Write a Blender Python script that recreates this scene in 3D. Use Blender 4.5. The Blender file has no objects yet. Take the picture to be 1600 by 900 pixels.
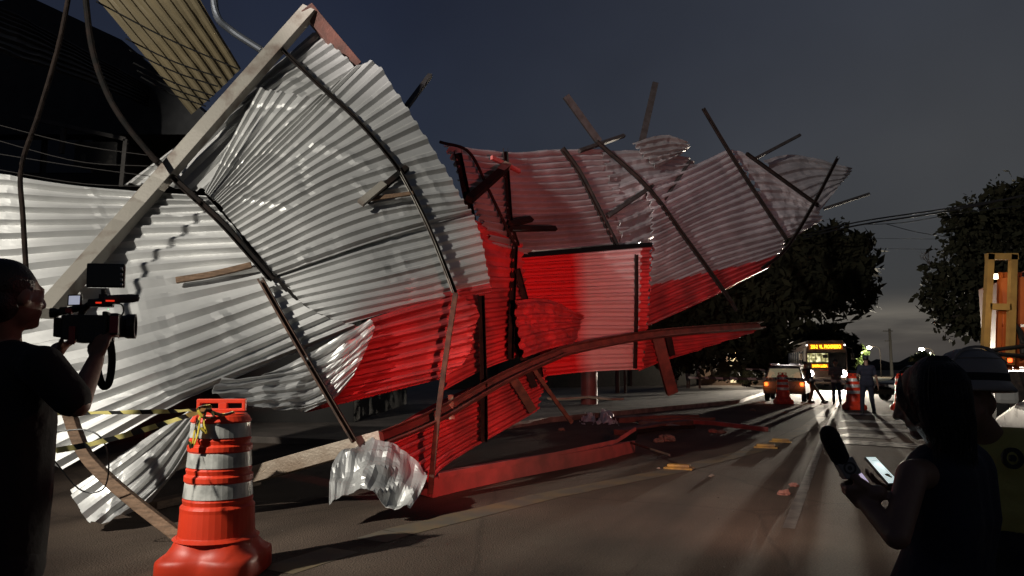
import bpy, bmesh, math, random
import numpy as np
from mathutils import Vector, Matrix, noise
random.seed(7); RNG = np.random.RandomState(7)
SC = bpy.context.scene
COL = SC.collection

# ------------------------------------------------------------------ camera
F = 1155.0; HZ = 573.0; CAM_H = 1.45
PITCH = math.atan((HZ - 450) / F)
cam_d = bpy.data.cameras.new('camera'); cam = bpy.data.objects.new('camera', cam_d); COL.objects.link(cam)
cam_d.sensor_width = 36; cam_d.lens = F / 1600 * 36; cam_d.clip_start = 0.05; cam_d.clip_end = 3000
cam.location = (0, 0, CAM_H); cam.rotation_euler = (math.radians(90) + PITCH, 0, 0)
SC.camera = cam
SC.render.resolution_x = 1024; SC.render.resolution_y = 576
SC.view_settings.view_transform = 'Standard'; SC.view_settings.look = 'None'
SC.view_settings.gamma = 1; SC.view_settings.exposure = 0.0

# ------------------------------------------------------------------ world: dusk sky
W = bpy.data.worlds.new('World'); SC.world = W; W.use_nodes = True
nt = W.node_tree; nt.nodes.clear()
def wn(t, **k):
    n = nt.nodes.new(t)
    for a, b in k.items(): setattr(n, a, b)
    return n
L = nt.links.new
tc = wn('ShaderNodeTexCoord'); sep = wn('ShaderNodeSeparateXYZ'); L(tc.outputs['Generated'], sep.inputs[0])
def ramp(tree, stops):
    r = tree.nodes.new('ShaderNodeValToRGB'); e = r.color_ramp.elements
    while len(e) < len(stops): e.new(0.5)
    for el, (p, c) in zip(e, stops): el.position = p; el.color = (*c, 1) if len(c) == 3 else c
    return r
left = ramp(nt, [(0, (.030, .032, .037)), (.10, (.026, .032, .043)), (.28, (.019, .025, .042)), (.50, (.011, .0145, .029)), (.9, (.007, .0095, .019))])
right = ramp(nt, [(0, (.052, .050, .047)), (.10, (.040, .042, .045)), (.25, (.044, .046, .050)), (.42, (.036, .040, .050)), (.9, (.02, .024, .034))])
L(sep.outputs[2], left.inputs[0]); L(sep.outputs[2], right.inputs[0])
mr = wn('ShaderNodeMapRange'); mr.inputs[1].default_value = -.15; mr.inputs[2].default_value = .5
L(sep.outputs[0], mr.inputs[0])
mx = wn('ShaderNodeMix', data_type='RGBA'); L(mr.outputs[0], mx.inputs[0]); L(left.outputs[0], mx.inputs[6]); L(right.outputs[0], mx.inputs[7])
# low cloud bank
mp = wn('ShaderNodeMapping'); mp.inputs['Scale'].default_value = (3.2, 3.2, 26); L(tc.outputs['Generated'], mp.inputs[0])
nz = wn('ShaderNodeTexNoise'); nz.inputs['Scale'].default_value = 1.6; nz.inputs['Detail'].default_value = 6; L(mp.outputs[0], nz.inputs[0])
band = ramp(nt, [(0, (0,)*3), (.028, (.15,)*3), (.050, (1,)*3), (.066, (.9,)*3), (.088, (0,)*3)])
wob = wn('ShaderNodeMath', operation='MULTIPLY_ADD'); L(nz.outputs[0], wob.inputs[0]); wob.inputs[1].default_value = .05; 
L(sep.outputs[2], wob.inputs[2]); sub = wn('ShaderNodeMath', operation='SUBTRACT'); L(wob.outputs[0], sub.inputs[0]); sub.inputs[1].default_value = .025
L(sub.outputs[0], band.inputs[0])
cn = ramp(nt, [(.36, (.15,)*3), (.62, (1,)*3)]); L(nz.outputs[0], cn.inputs[0])
mul = wn('ShaderNodeMix', data_type='RGBA', blend_type='MULTIPLY'); mul.inputs[0].default_value = 1; L(band.outputs[0], mul.inputs[6]); L(cn.outputs[0], mul.inputs[7])
add = wn('ShaderNodeMix', data_type='RGBA', blend_type='MIX'); L(mul.outputs[2], add.inputs[0]); L(mx.outputs[2], add.inputs[6]); add.inputs[7].default_value = (.165, .150, .128, 1)
nz2 = wn('ShaderNodeTexNoise'); nz2.inputs['Scale'].default_value = 2.2; nz2.inputs['Detail'].default_value = 4; L(tc.outputs['Generated'], nz2.inputs[0])
vr = ramp(nt, [(.32, (.80,)*3), (.68, (1.20,)*3)]); L(nz2.outputs[0], vr.inputs[0])
m2 = wn('ShaderNodeMix', data_type='RGBA', blend_type='MULTIPLY'); m2.inputs[0].default_value = 1; L(add.outputs[2], m2.inputs[6]); L(vr.outputs[0], m2.inputs[7])
sky = wn('ShaderNodeTexSky', sky_type='NISHITA', sun_disc=False); sky.sun_elevation = math.radians(-4); sky.sun_rotation = math.radians(60)
bg1 = wn('ShaderNodeBackground'); L(m2.outputs[2], bg1.inputs[0]); bg1.inputs[1].default_value = 1
bg2 = wn('ShaderNodeBackground'); L(sky.outputs[0], bg2.inputs[0]); bg2.inputs[1].default_value = .05
ad = wn('ShaderNodeAddShader'); L(bg1.outputs[0], ad.inputs[0]); L(bg2.outputs[0], ad.inputs[1])
out = wn('ShaderNodeOutputWorld'); L(ad.outputs[0], out.inputs[0])

# ------------------------------------------------------------------ lamps of the place, with added fill spots among them
def lamp(name, typ, loc, power, color, target=None, size=.1, angle=60, blend=.3):
    l = bpy.data.lights.new(name, typ); l.energy = power; l.color = color
    o = bpy.data.objects.new(name, l); COL.objects.link(o); o.location = loc
    if typ == 'SPOT': l.spot_size = math.radians(angle); l.spot_blend = blend; l.shadow_soft_size = size
    elif typ == 'POINT': l.shadow_soft_size = size
    if target is not None:
        o.rotation_euler = (Vector(target) - Vector(loc)).to_track_quat('-Z', 'Y').to_euler()
    return o
KEY = lamp('floodlight_and_fill', 'SPOT', (-9, -1, 7.8), 6700, (1, .95, .85), (-1.0, 9.6, 4.4), .12, 60, .35)
KEY2 = lamp('floodlight_and_fill', 'SPOT', (-9, -1, 8.0), 15000, (1, .91, .88), (6.4, 19, 6.9), .12, 25, .7)  # fill spot added to brighten the far right sheets
KEY3 = lamp('floodlight_and_fill', 'SPOT', (-9, -1, 7.6), 2200, (1, .95, .82), (-2.6, 5.0, 1.05), .10, 13, .5)  # narrow spot added to light the barrel and its tapes
RED = lamp('red_vehicle_and_fill_light', 'SPOT', (2.40, 3.5, 1.7), 1900, (1, .11, .095), (2.0, 12, 3.5), .10, 54, .8)
RED2 = lamp('red_vehicle_and_fill_light', 'SPOT', (2.40, 3.45, 1.75), 16, (1, .06, .05), (-1.4, 2.8, 1.55), .06, 34, .8)  # spot added for a red rim on the cameraman
WHITE = lamp('added_fill_light', 'SPOT', (2.38, 3.55, 2.0), 1100, (1, .86, .84), (5.6, 17.5, 5.6), .08, 42, .9)  # no vehicle lamp: added spot that lifts the far right sheets
WHITE2 = lamp('added_fill_light', 'SPOT', (2.36, 3.6, 1.5), 640, (1, .58, .45), (1.0, 12, .8), .08, 62, .9)  # no vehicle lamp: warm fill added for the ground and box beam
RED3 = lamp('red_vehicle_and_fill_light', 'SPOT', (2.36, 3.55, 1.5), 800, (1, .10, .085), (-.5, 8.3, 1.1), .08, 30, .6)  # extra red spot added to reach the lower red sheets

# ------------------------------------------------------------------ pixel helpers (real distances in metres)
cp, sp = math.cos(PITCH), math.sin(PITCH)
def P(px, py, d):
    u = (px - 800) / F; v = (450 - py) / F
    y = cp - v * sp; z = sp + v * cp
    s = d / y
    return Vector((u * s, d, CAM_H + z * s))
def Pn(px, py, d):
    u = (px - 800) / F; v = (450 - py) / F
    y = cp - v * sp; z = sp + v * cp; s = d / y
    return np.stack([u * s, d, CAM_H + z * s], -1)
def G(px, py, z=0.0):
    u = (px - 800) / F; v = (450 - py) / F
    y = cp - v * sp; zz = sp + v * cp
    s = (z - CAM_H) / zz
    return Vector((u * s, y * s, z))
class Field:
    """smooth distance of the wreck, through a handful of anchors"""
    def __init__(s, pts, lam=.02):
        a = np.array(pts, float); s.x = a[:, :2] / 400; n = len(a)
        K = s.k(s.x, s.x) + lam * np.eye(n); Q = np.c_[np.ones(n), s.x]
        A = np.block([[K, Q], [Q.T, np.zeros((3, 3))]])
        s.w = np.linalg.solve(A, np.r_[a[:, 2], 0, 0, 0])
    def k(s, a, b):
        r2 = ((a[:, None] - b[None]) ** 2).sum(-1) + 1e-9
        return .5 * r2 * np.log(r2)
    def __call__(s, px, py):
        px = np.asarray(px, float); q = np.stack([px.ravel(), np.asarray(py, float).ravel()], -1) / 400
        return (s.k(q, s.x) @ s.w[:-3] + np.c_[np.ones(len(q)), q] @ s.w[-3:]).reshape(px.shape)

# ------------------------------------------------------------------ materials
MATS = {}
def mat(name, col, rough=.6, metal=0., col2=None, scale=6., amt=.5, bump=0., bscale=40., emit=0., spec=.5, tone=False, stretch=None, detail=5, lo=.35, hi=.65):
    if name in MATS: return MATS[name]
    m = bpy.data.materials.new(name); m.use_nodes = True; t = m.node_tree; n = t.nodes; b = n['Principled BSDF']
    b.inputs['Roughness'].default_value = rough; b.inputs['Metallic'].default_value = metal
    b.inputs['Specular IOR Level'].default_value = spec
    c = n.new('ShaderNodeTexCoord'); src = c.outputs['Object']
    if stretch:
        mp = n.new('ShaderNodeMapping'); mp.inputs['Scale'].default_value = stretch; t.links.new(src, mp.inputs[0]); src = mp.outputs[0]
    if col2 is None: col2 = tuple(x * (1 - .35 * amt) for x in col)
    z = n.new('ShaderNodeTexNoise'); z.inputs['Scale'].default_value = scale; z.inputs['Detail'].default_value = detail; t.links.new(src, z.inputs[0])
    r = ramp(t, [(lo, col), (hi, col2)]); t.links.new(z.outputs[0], r.inputs[0])
    cs = r.outputs[0]
    if tone:
        a = n.new('ShaderNodeAttribute'); a.attribute_name = 'tone'
        mm = n.new('ShaderNodeMix'); mm.data_type = 'RGBA'; mm.blend_type = 'MULTIPLY'; mm.inputs[0].default_value = 1
        t.links.new(cs, mm.inputs[6]); t.links.new(a.outputs['Fac'], mm.inputs[7]); cs = mm.outputs[2]
    t.links.new(cs, b.inputs['Base Color'])
    rr = n.new('ShaderNodeMapRange'); rr.inputs[3].default_value = max(0, rough - .1); rr.inputs[4].default_value = min(1, rough + .1)
    t.links.new(z.outputs[0], rr.inputs[0]); t.links.new(rr.outputs[0], b.inputs['Roughness'])
    if bump:
        z2 = n.new('ShaderNodeTexNoise'); z2.inputs['Scale'].default_value = bscale; z2.inputs['Detail'].default_value = 4; t.links.new(c.outputs['Object'], z2.inputs[0])
        bb = n.new('ShaderNodeBump'); bb.inputs['Strength'].default_value = bump; bb.inputs['Distance'].default_value = .02
        t.links.new(z2.outputs[0], bb.inputs['Height']); t.links.new(bb.outputs[0], b.inputs['Normal'])
    if emit:
        b.inputs['Emission Color'].default_value = (*col, 1); b.inputs['Emission Strength'].default_value = emit
    MATS[name] = m; return m
silver = mat('galvanised_sheet', (.60, .60, .585), .46, .55, (.44, .44, .43), 1.6, detail=9, bump=.04, bscale=5, tone=True)
redm = mat('red_glow_and_paint_sheet', (.52, .046, .050), .48, .12, (.24, .035, .036), 1.7, detail=11, bump=.04, bscale=6, tone=True, spec=.35)  # red glow on silver sheets put into the colour; also plain red trim
greysheet = mat('weathered_sheet', (.50, .485, .49), .40, .5, (.34, .33, .335), 1.3, bump=.04, bscale=6, tone=True, detail=8)
beige = mat('beige_roof_sheet', (.17, .135, .075), .6, .1, (.13, .105, .06), 1.2, tone=True)
rust = mat('rusty_steel', (.12, .062, .038), .75, .3, (.05, .032, .024), 9, bump=.3)
rustdark = mat('dark_rusty_steel', (.020, .013, .010), .85, 0, (.010, .007, .006), 9, bump=.3, spec=.12)
darksteel = mat('dark_steel', (.006, .006, .0055), .8, 0, (.018, .012, .010), 7, bump=.2, spec=.12)
greysteel = mat('grey_steel', (.035, .032, .031), .6, .2, (.02, .016, .014), 7, bump=.2)
paintsteel = mat('pale_painted_steel', (.27, .25, .215), .55, .2, (.12, .08, .06), 2.4, bump=.2, lo=.52, hi=.68, detail=9)
brownsteel = mat('brown_primer_steel', (.15, .06, .045), .65, .15, (.075, .038, .03), 5, bump=.2)
redsteel = mat('red_painted_steel', (.40, .10, .09), .5, .1, (.25, .08, .07), 4, bump=.2, detail=8)
creamsteel = mat('cream_steel', (.40, .34, .27), .5, .3, (.22, .16, .11), 3, bump=.2)
wood = mat('splintered_timber', (.20, .12, .07), .8, 0, (.10, .06, .035), 8, bump=.4, stretch=(1, 1, 6))
black = mat('black_plastic', (.012, .012, .012), .45, 0, bump=.1)
glossblack = mat('black_glass', (.006, .006, .008), .08)
screen_off = glossblack

# ------------------------------------------------------------------ object helpers
def tag(o, label=None, cat=None, group=None, kind=None):
    if label: o['label'] = label
    if cat: o['category'] = cat
    if group: o['group'] = group
    if kind: o['kind'] = kind
    return o
def thing(name, label, cat, loc=(0, 0, 0), group=None):
    o = bpy.data.objects.new(name, None); COL.objects.link(o); o.location = loc; o.empty_display_size = .2
    return tag(o, label, cat, group)
def wloc(o):
    v = Vector((0, 0, 0))
    while o: v += o.location; o = o.parent
    return v
class MB:
    def __init__(s): s.v = []; s.f = []; s.m = []; s.smooth = False
    def add(s, vs, fs, mi=0):
        o = len(s.v); s.v += [tuple(v) for v in vs]; s.f += [tuple(i + o for i in f) for f in fs]; s.m += [mi] * len(fs)
        return s
    def box(s, c, size, rot=None, mi=0, bevel=.0):
        c = Vector(c); hx, hy, hz = (q / 2 for q in size)
        if bevel <= 0:
            vs = [Vector((x, y, z)) for x in (-hx, hx) for y in (-hy, hy) for z in (-hz, hz)]
            fs = [(0, 1, 3, 2), (4, 6, 7, 5), (0, 4, 5, 1), (2, 3, 7, 6), (0, 2, 6, 4), (1, 5, 7, 3)]
        else:
            bm = bmesh.new(); bmesh.ops.create_cube(bm, size=1)
            bmesh.ops.scale(bm, vec=(size[0], size[1], size[2]), verts=bm.verts)
            bmesh.ops.bevel(bm, geom=bm.edges[:], offset=min(bevel, min(size) * .45), segments=2, affect='EDGES', profile=.6)
            bm.verts.index_update(); vs = [v.co.copy() for v in bm.verts]; fs = [[v.index for v in f.verts] for f in bm.faces]; bm.free()
        if rot is not None: vs = [rot @ v for v in vs]
        return s.add([v + c for v in vs], fs, mi)
    def sweep(s, path, prof, up=Vector((0, 0, 1)), mi=0, scale=None, cap=True):
        """closed profile (list of (a,b)) swept along a path"""
        path = [Vector(p) for p in path]; n = len(path); k = len(prof); vs = []
        for i, p in enumerate(path):
            t = (path[min(i + 1, n - 1)] - path[max(i - 1, 0)]).normalized()
            a = t.cross(up)
            if a.length < 1e-3: a = t.cross(Vector((1, 0, 0)))
            a.normalize(); b = a.cross(t).normalized()
            q = 1 if scale is None else scale[i]
            vs += [p + (a * x + b * y) * q for x, y in prof]
        fs = [(i * k + j, i * k + (j + 1) % k, (i + 1) * k + (j + 1) % k, (i + 1) * k + j) for i in range(n - 1) for j in range(k)]
        if cap: fs += [tuple(range(k))[::-1], tuple((n - 1) * k + j for j in range(k))]
        return s.add(vs, fs, mi)
    def tube(s, path, r, seg=8, mi=0, r2=None):
        prof = [(math.cos(2 * math.pi * j / seg), math.sin(2 * math.pi * j / seg)) for j in range(seg)]
        n = len(path); sc = [r if r2 is None else r + (r2 - r) * i / max(1, n - 1) for i in range(n)]
        return s.sweep(path, prof, mi=mi, scale=sc, up=Vector((.03, .02, 1)))
    def beam(s, path, w, h, up=Vector((0, 0, 1)), mi=0):
        return s.sweep(path, [(-w/2, -h/2), (w/2, -h/2), (w/2, h/2), (-w/2, h/2)], up, mi)
    def chan(s, path, w, h, up=Vector((0, -1, 0)), mi=0, t=.006):
        pr = [(-w/2, 0), (w/2, 0), (w/2, h), (w/2 - t*2.5, h), (w/2 - t*2.5, h - t), (w/2 - t, h - t), (w/2 - t, t), (-w/2 + t, t), (-w/2 + t, h), (-w/2, h)]
        return s.sweep(path, pr, up, mi)
    def lathe(s, prof, seg=24, mi=0, c=(0, 0, 0), axis=None, ofs=0):
        c = Vector(c); k = len(prof); vs = []
        R = Matrix.Identity(3) if axis is None else Vector(axis).to_track_quat('Z', 'Y').to_matrix()
        for i in range(seg):
            a = 2 * math.pi * i / seg + ofs
            vs += [c + R @ Vector((r * math.cos(a), r * math.sin(a), z)) for r, z in prof]
        fs = [(i * k + j, ((i + 1) % seg) * k + j, ((i + 1) % seg) * k + j + 1, i * k + j + 1) for i in range(seg) for j in range(k - 1)]
        return s.add(vs, fs, mi)
    def prism(s, poly, axis_vec, mi=0):
        """polygon (list of 3D points) pushed along axis_vec"""
        n = len(poly); a = [Vector(p) for p in poly]; b = [p + Vector(axis_vec) for p in a]
        fs = [tuple(range(n))[::-1], tuple(range(n, 2 * n))] + [(i, (i + 1) % n, n + (i + 1) % n, n + i) for i in range(n)]
        return s.add(a + b, fs, mi)
    def blob(s, c, r, mi=0, seg=12, rings=8, jit=0, seed=0):
        c = Vector(c); r = Vector(r) if not isinstance(r, (int, float)) else Vector((r, r, r)); vs = []; fs = []
        for i in range(rings + 1):
            th = math.pi * i / rings
            for j in range(seg):
                ph = 2 * math.pi * j / seg
                d = Vector((math.sin(th) * math.cos(ph), math.sin(th) * math.sin(ph), math.cos(th)))
                q = 1 + jit * noise.noise(d * 1.7 + Vector((seed, seed * 2.3, 0)))
                vs.append(c + Vector((d.x * r.x, d.y * r.y, d.z * r.z)) * q)
        fs = [(i * seg + j, (i + 1) * seg + j, (i + 1) * seg + (j + 1) % seg, i * seg + (j + 1) % seg) for i in range(rings) for j in range(seg)]
        return s.add(vs, fs, mi)
    def build(s, name, mats, parent=None, smooth=False, bevel=0, solid=0, tone=None, loc=None):
        me = bpy.data.meshes.new(name)
        o0 = wloc(parent) if parent else (Vector(loc) if loc is not None else Vector((0, 0, 0)))
        me.from_pydata([(x - o0.x, y - o0.y, z - o0.z) for x, y, z in s.v], [], s.f)
        if not isinstance(mats, (list, tuple)): mats = [mats]
        for m in mats: me.materials.append(m)
        me.polygons.foreach_set('material_index', s.m)
        if smooth: me.polygons.foreach_set('use_smooth', [True] * len(s.f))
        if tone is not None:
            at = me.attributes.new('tone', 'FLOAT', 'FACE'); at.data.foreach_set('value', tone)
        me.validate(clean_customdata=False)
        bm = bmesh.new(); bm.from_mesh(me); bmesh.ops.remove_doubles(bm, verts=bm.verts, dist=1e-5)
        if tone is None: bmesh.ops.recalc_face_normals(bm, faces=bm.faces)
        bm.to_mesh(me); bm.free()
        o = bpy.data.objects.new(name, me); COL.objects.link(o)
        if parent: o.parent = parent
        else: o.location = o0
        if solid:
            q = o.modifiers.new('thickness', 'SOLIDIFY'); q.thickness = solid; q.offset = 0
        if bevel:
            q = o.modifiers.new('bevel', 'BEVEL'); q.width = bevel; q.segments = 2; q.limit_method = 'ANGLE'
        return o
def copy_tree(o, parent=None):
    c = o.copy(); COL.objects.link(c)
    if parent: c.parent = parent
    for ch in [x for x in bpy.data.objects if x.parent == o]: copy_tree(ch, c)
    return c
def cr(Pt, t):
    """Catmull-Rom through rows of Pt (n,k..) at t in 0..1"""
    Pt = np.asarray(Pt, float); n = len(Pt)
    if n == 2:
        tt = t.reshape((-1,) + (1,) * (Pt.ndim - 1)); return Pt[0] * (1 - tt) + Pt[1] * tt
    x = np.clip(t, 0, 1) * (n - 1); i = np.minimum(x.astype(int), n - 2); f = (x - i).reshape((-1,) + (1,) * (Pt.ndim - 1))
    E = np.concatenate([[2 * Pt[0] - Pt[1]], Pt, [2 * Pt[-1] - Pt[-2]]])
    a, b, c, d = E[i], E[i + 1], E[i + 2], E[i + 3]
    return .5 * (2 * b + (c - a) * f + (2 * a - 5 * b + 4 * c - d) * f ** 2 + (3 * b - a - 3 * c + d) * f ** 3)
def smooth_path(pts, n=24):
    a = cr(np.array([tuple(p) for p in pts]), np.linspace(0, 1, n)); return [Vector(p) for p in a]
CUT = [0, .22, .42, .62, .84]; HGT = [0, 0, 1, 1, 0]
def sheet(name, field, rows, ribs, mats, parent, amp=.035, group=5, M=26, dent=.006, cf=2.6, crump=0., off=0., paint=None, ragged=.018, tone=(.82, 1.0), fade=None, seed=0, loc=None, lift=.018, crease=3):
    """corrugated sheets: rows of control points run ALONG the ribs; every few ribs are one lapped sheet"""
    rg = np.random.RandomState(seed + len(name) * 13 + ribs)
    R = np.array([[(q[0], q[1], q[2] if len(q) > 2 else 0) for q in r] for r in rows], float)
    mb = MB(); tones = []
    for g0 in range(0, ribs, group):
        g1 = min(g0 + group, ribs)
        vv = [(k + c) / ribs for k in range(g0, g1) for c in CUT] + [g1 / ribs] + ([(g1 + .3) / ribs] if g1 < ribs else [])
        hh = [h for k in range(g0, g1) for h in HGT] + [0] + ([0] if g1 < ribs else [])
        vv = np.clip(np.array(vv), 0, 1); hh = np.array(hh, float)
        ua, ub = rg.uniform(-ragged, ragged), 1 + rg.uniform(-ragged, ragged)
        uu = np.linspace(ua, ub, M)
        A = np.stack([cr(r, np.clip(uu, 0, 1)) + (np.where(uu < 0, uu, np.where(uu > 1, uu - 1, 0)))[:, None] * (r[-1] - r[0]) for r in R])
        S = cr(A, vv)                                        # (nv, M, 3)
        d = field(S[..., 0], S[..., 1]) + S[..., 2] + off
        X = Pn(S[..., 0], S[..., 1], d)
        du = np.gradient(X, axis=1); dv = np.gradient(X, axis=0) + 1e-9
        N = np.cross(du, dv); N /= np.linalg.norm(N, axis=-1, keepdims=True) + 1e-12
        toC = np.array([0, 0, CAM_H]) - X
        if (N * toC).sum() < 0: N = -N
        # flatten / kink the ribs here and there
        am = np.ones((len(vv), M))
        for _ in range(rg.randint(1, 4)):
            u0, v0 = rg.rand(), vv[0] + rg.rand() * (vv[-1] - vv[0])
            am *= 1 - .16 * np.exp(-((uu[None] - u0) / .02) ** 2 - ((vv[:, None] - v0) * ribs / 1.0) ** 2)
        H = amp * am * hh[:, None] + lift * np.linspace(0, 1, len(vv))[:, None]
        nv = len(vv)
        for _ in range(crease):                              # sharp straight folds
            th = rg.uniform(-.5, .5); uc, vc_ = rg.uniform(.1, .9), .5 * (vv[0] + vv[-1]); w_ = rg.uniform(.012, .04)
            dd = np.abs((uu[None] - uc) + math.tan(th) * (vv[:, None] - vc_))
            H += rg.choice([-1, 1]) * rg.uniform(.005, .016) * np.maximum(0, 1 - dd / w_)
        for i in range(nv):
            for j in range(M):
                p = Vector(X[i, j]); e = noise.noise(p * .9) * dent * 1.2 + noise.noise(p * 3.7 + Vector((5, 1, seed))) * dent * .6
                if crump:
                    q = p * cf + Vector((seed, 0, 0)); e += crump * ((1 - 2 * abs(noise.noise(q))) * .8 + (1 - 2 * abs(noise.noise(q * 2.3))) * .45)
                H[i, j] += e
        Y = X + N * H[..., None]
        fs = [(i * M + j, i * M + j + 1, (i + 1) * M + j + 1, (i + 1) * M + j) for i in range(nv - 1) for j in range(M - 1)]
        o = len(mb.v); mb.v += [tuple(q) for q in Y.reshape(-1, 3)]; mb.f += [tuple(k + o for k in f) for f in fs]
        tn = rg.uniform(*tone)
        for i in range(nv - 1):
            for j in range(M - 1):
                mi = 0
                if paint: mi = paint((vv[i] + vv[i + 1]) / 2, (uu[j] + uu[j + 1]) / 2)
                mb.m.append(mi); tones.append(tn)
    return mb.build(name, mats, parent, solid=.005, tone=tones, loc=loc)
# ================================================================== SETTING
RD = Vector((math.sin(math.atan((1330 - 800) / F)), math.cos(math.atan((1330 - 800) / F)), 0)).normalized()   # street direction
RN = Vector((RD.y, -RD.x, 0))                                                                               # to the right of the street
def asphalt():
    m = bpy.data.materials.new('asphalt'); m.use_nodes = True; t = m.node_tree; n = t.nodes; b = n['Principled BSDF']; l = t.links.new
    c = n.new('ShaderNodeTexCoord')
    mp = n.new('ShaderNodeMapping'); mp.inputs['Rotation'].default_value = (0, 0, math.atan2(RD.x, RD.y)); l(c.outputs['Object'], mp.inputs[0])
    st = n.new('ShaderNodeMapping'); st.inputs['Scale'].default_value = (1.1, .10, 1); l(mp.outputs[0], st.inputs[0])
    big = n.new('ShaderNodeTexNoise'); big.inputs['Scale'].default_value = .5; big.inputs['Detail'].default_value = 7; l(c.outputs['Object'], big.inputs[0])
    trk = n.new('ShaderNodeTexNoise'); trk.inputs['Scale'].default_value = 1.3; trk.inputs['Detail'].default_value = 5; l(st.outputs[0], trk.inputs[0])
    fin = n.new('ShaderNodeTexNoise'); fin.inputs['Scale'].default_value = 70; fin.inputs['Detail'].default_value = 3; l(c.outputs['Object'], fin.inputs[0])
    r1 = ramp(t, [(.3, (.060, .042, .032)), (.52, (.098, .070, .052)), (.7, (.138, .102, .074))]); l(big.outputs[0], r1.inputs[0])
    r2 = ramp(t, [(.34, (.45,)*3), (.5, (.95,)*3), (.7, (1.12,)*3)]); l(trk.outputs[0], r2.inputs[0])
    r3 = ramp(t, [(.3, (.6,)*3), (.62, (1.15,)*3), (.72, (1.9,)*3)]); l(fin.outputs[0], r3.inputs[0])
    a = n.new('ShaderNodeMix'); a.data_type = 'RGBA'; a.blend_type = 'MULTIPLY'; a.inputs[0].default_value = .8; l(r1.outputs[0], a.inputs[6]); l(r2.outputs[0], a.inputs[7])
    d = n.new('ShaderNodeMix'); d.data_type = 'RGBA'; d.blend_type = 'MULTIPLY'; d.inputs[0].default_value = .8; l(a.outputs[2], d.inputs[6]); l(r3.outputs[0], d.inputs[7])
    # cracks
    vo = n.new('ShaderNodeTexVoronoi'); vo.feature = 'DISTANCE_TO_EDGE'; vo.inputs['Scale'].default_value = .33
    wv = n.new('ShaderNodeMix'); wv.data_type = 'RGBA'; wv.blend_type = 'ADD'; wv.inputs[0].default_value = .6; l(c.outputs['Object'], wv.inputs[6]); l(big.outputs[1], wv.inputs[7]); l(wv.outputs[2], vo.inputs[0])
    rc = ramp(t, [(0, (.35,)*3), (.012, (1,)*3)]); l(vo.outputs['Distance'], rc.inputs[0])
    e = n.new('ShaderNodeMix'); e.data_type = 'RGBA'; e.blend_type = 'MULTIPLY'; e.inputs[0].default_value = .40; l(d.outputs[2], e.inputs[6]); l(rc.outputs[0], e.inputs[7])
    l(e.outputs[2], b.inputs['Base Color'])
    rr = n.new('ShaderNodeMapRange'); rr.inputs[3].default_value = .68; rr.inputs[4].default_value = .95; l(trk.outputs[0], rr.inputs[0]); l(rr.outputs[0], b.inputs['Roughness'])
    b.inputs['Specular IOR Level'].default_value = .28
    bp = n.new('ShaderNodeBump'); bp.inputs['Strength'].default_value = .8; bp.inputs['Distance'].default_value = .02; l(fin.outputs[0], bp.inputs['Height']); l(bp.outputs[0], b.inputs['Normal'])
    return m
mb = MB(); mb.add([(-600, -60, 0), (600, -60, 0), (600, 900, 0), (-600, 900, 0)], [(0, 1, 2, 3)])
tag(mb.build('road', asphalt()), kind='structure')
pave = mat('pavement_concrete', (.13, .105, .09), .8, 0, (.07, .06, .05), 1.5, bump=.3, bscale=30, detail=9)
k = [G(1172, 622), G(1150, 630), G(1000, 645), G(850, 660), G(700, 684), G(600, 700)]
far_k = k[0] + RD * 160
outer = [Vector((-8, k[-1].y + 2, 0)), Vector((-40, 45, 0)), Vector((40, 200, 0))]
poly = [far_k] + k + outer
mb = MB(); mb.prism([Vector((p.x, p.y, -.01)) for p in poly], (0, 0, .13)); tag(mb.build('pavement', pave, bevel=.015), kind='structure')
mb = MB(); kk = [far_k] + k
mb.sweep([Vector((p.x, p.y, .066)) + Vector((.06, -.06, 0)) for p in kk], [(-.07, -.066), (.07, -.066), (.07, .072), (-.07, .072)])
tag(mb.build('kerb', mat('kerb_stone', (.24, .2, .17), .8, 0, (.1, .085, .07), 3, bump=.3)), kind='structure')
def strip(name, pts, w, m, z=.004, worn=0.0, seed=3, seg=.5):
    rg = random.Random(seed); mb = MB(); pts = [Vector((p.x, p.y, z)) for p in pts]
    for a, b in zip(pts[:-1], pts[1:]):
        t = (b - a); n = max(1, int(t.length / seg)); s = Vector((-t.y, t.x, 0)).normalized() * w / 2
        for i in range(n):
            if rg.random() < worn: continue
            p, q = a + t * (i / n), a + t * ((i + 1) / n); ja, jb = rg.uniform(.94, 1.03), rg.uniform(.94, 1.03)
            mb.add([p - s * ja, p + s * jb, q + s * jb, q - s * ja], [(0, 1, 2, 3)])
    return tag(mb.build(name, m), kind='structure')
def worn_paint(name, col, cover=.5):
    m = mat(name, col, .6, 0, (.09, .08, .07), 5, lo=cover, hi=cover + .08, detail=10); return m
wp = worn_paint('worn_white_paint', (.55, .52, .46), .48); yp = mat('worn_yellow_paint', (.16, .115, .06), .7, 0, (.10, .085, .065), 3, lo=.35, hi=.6, detail=10)
strip('lane_line', [G(1232, 826), G(1284, 690), G(1312, 626), G(1325, 592)], .11, mat('faint_white_paint', (.15, .135, .115), .6, 0, (.09, .08, .07), 5, lo=.42, hi=.6, detail=10), seg=.25)
strip('centre_line', [G(430, 893), G(620, 832), G(850, 776), G(1060, 734), G(1190, 701), G(1262, 668), G(1302, 636)], .34, yp, worn=.02, seg=.3)
for i in range(5):
    y = 646 + i * 11
    strip('crossing_bar', [G(1322 - i * 2, y), G(1445 + i * 14, y + 5 + i * 1.5)], .85, wp, seed=i, worn=.05)
hillm = mat('far_wood', (.012, .014, .010), .9)
mb = MB()
for i in range(60):
    x = -260 + i * 12
    mb.blob((x + RNG.uniform(-4, 4), 330 + RNG.uniform(-20, 30), -2), (12, 8, 4 + 5 * RNG.rand()), jit=.5, seed=i)
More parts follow.
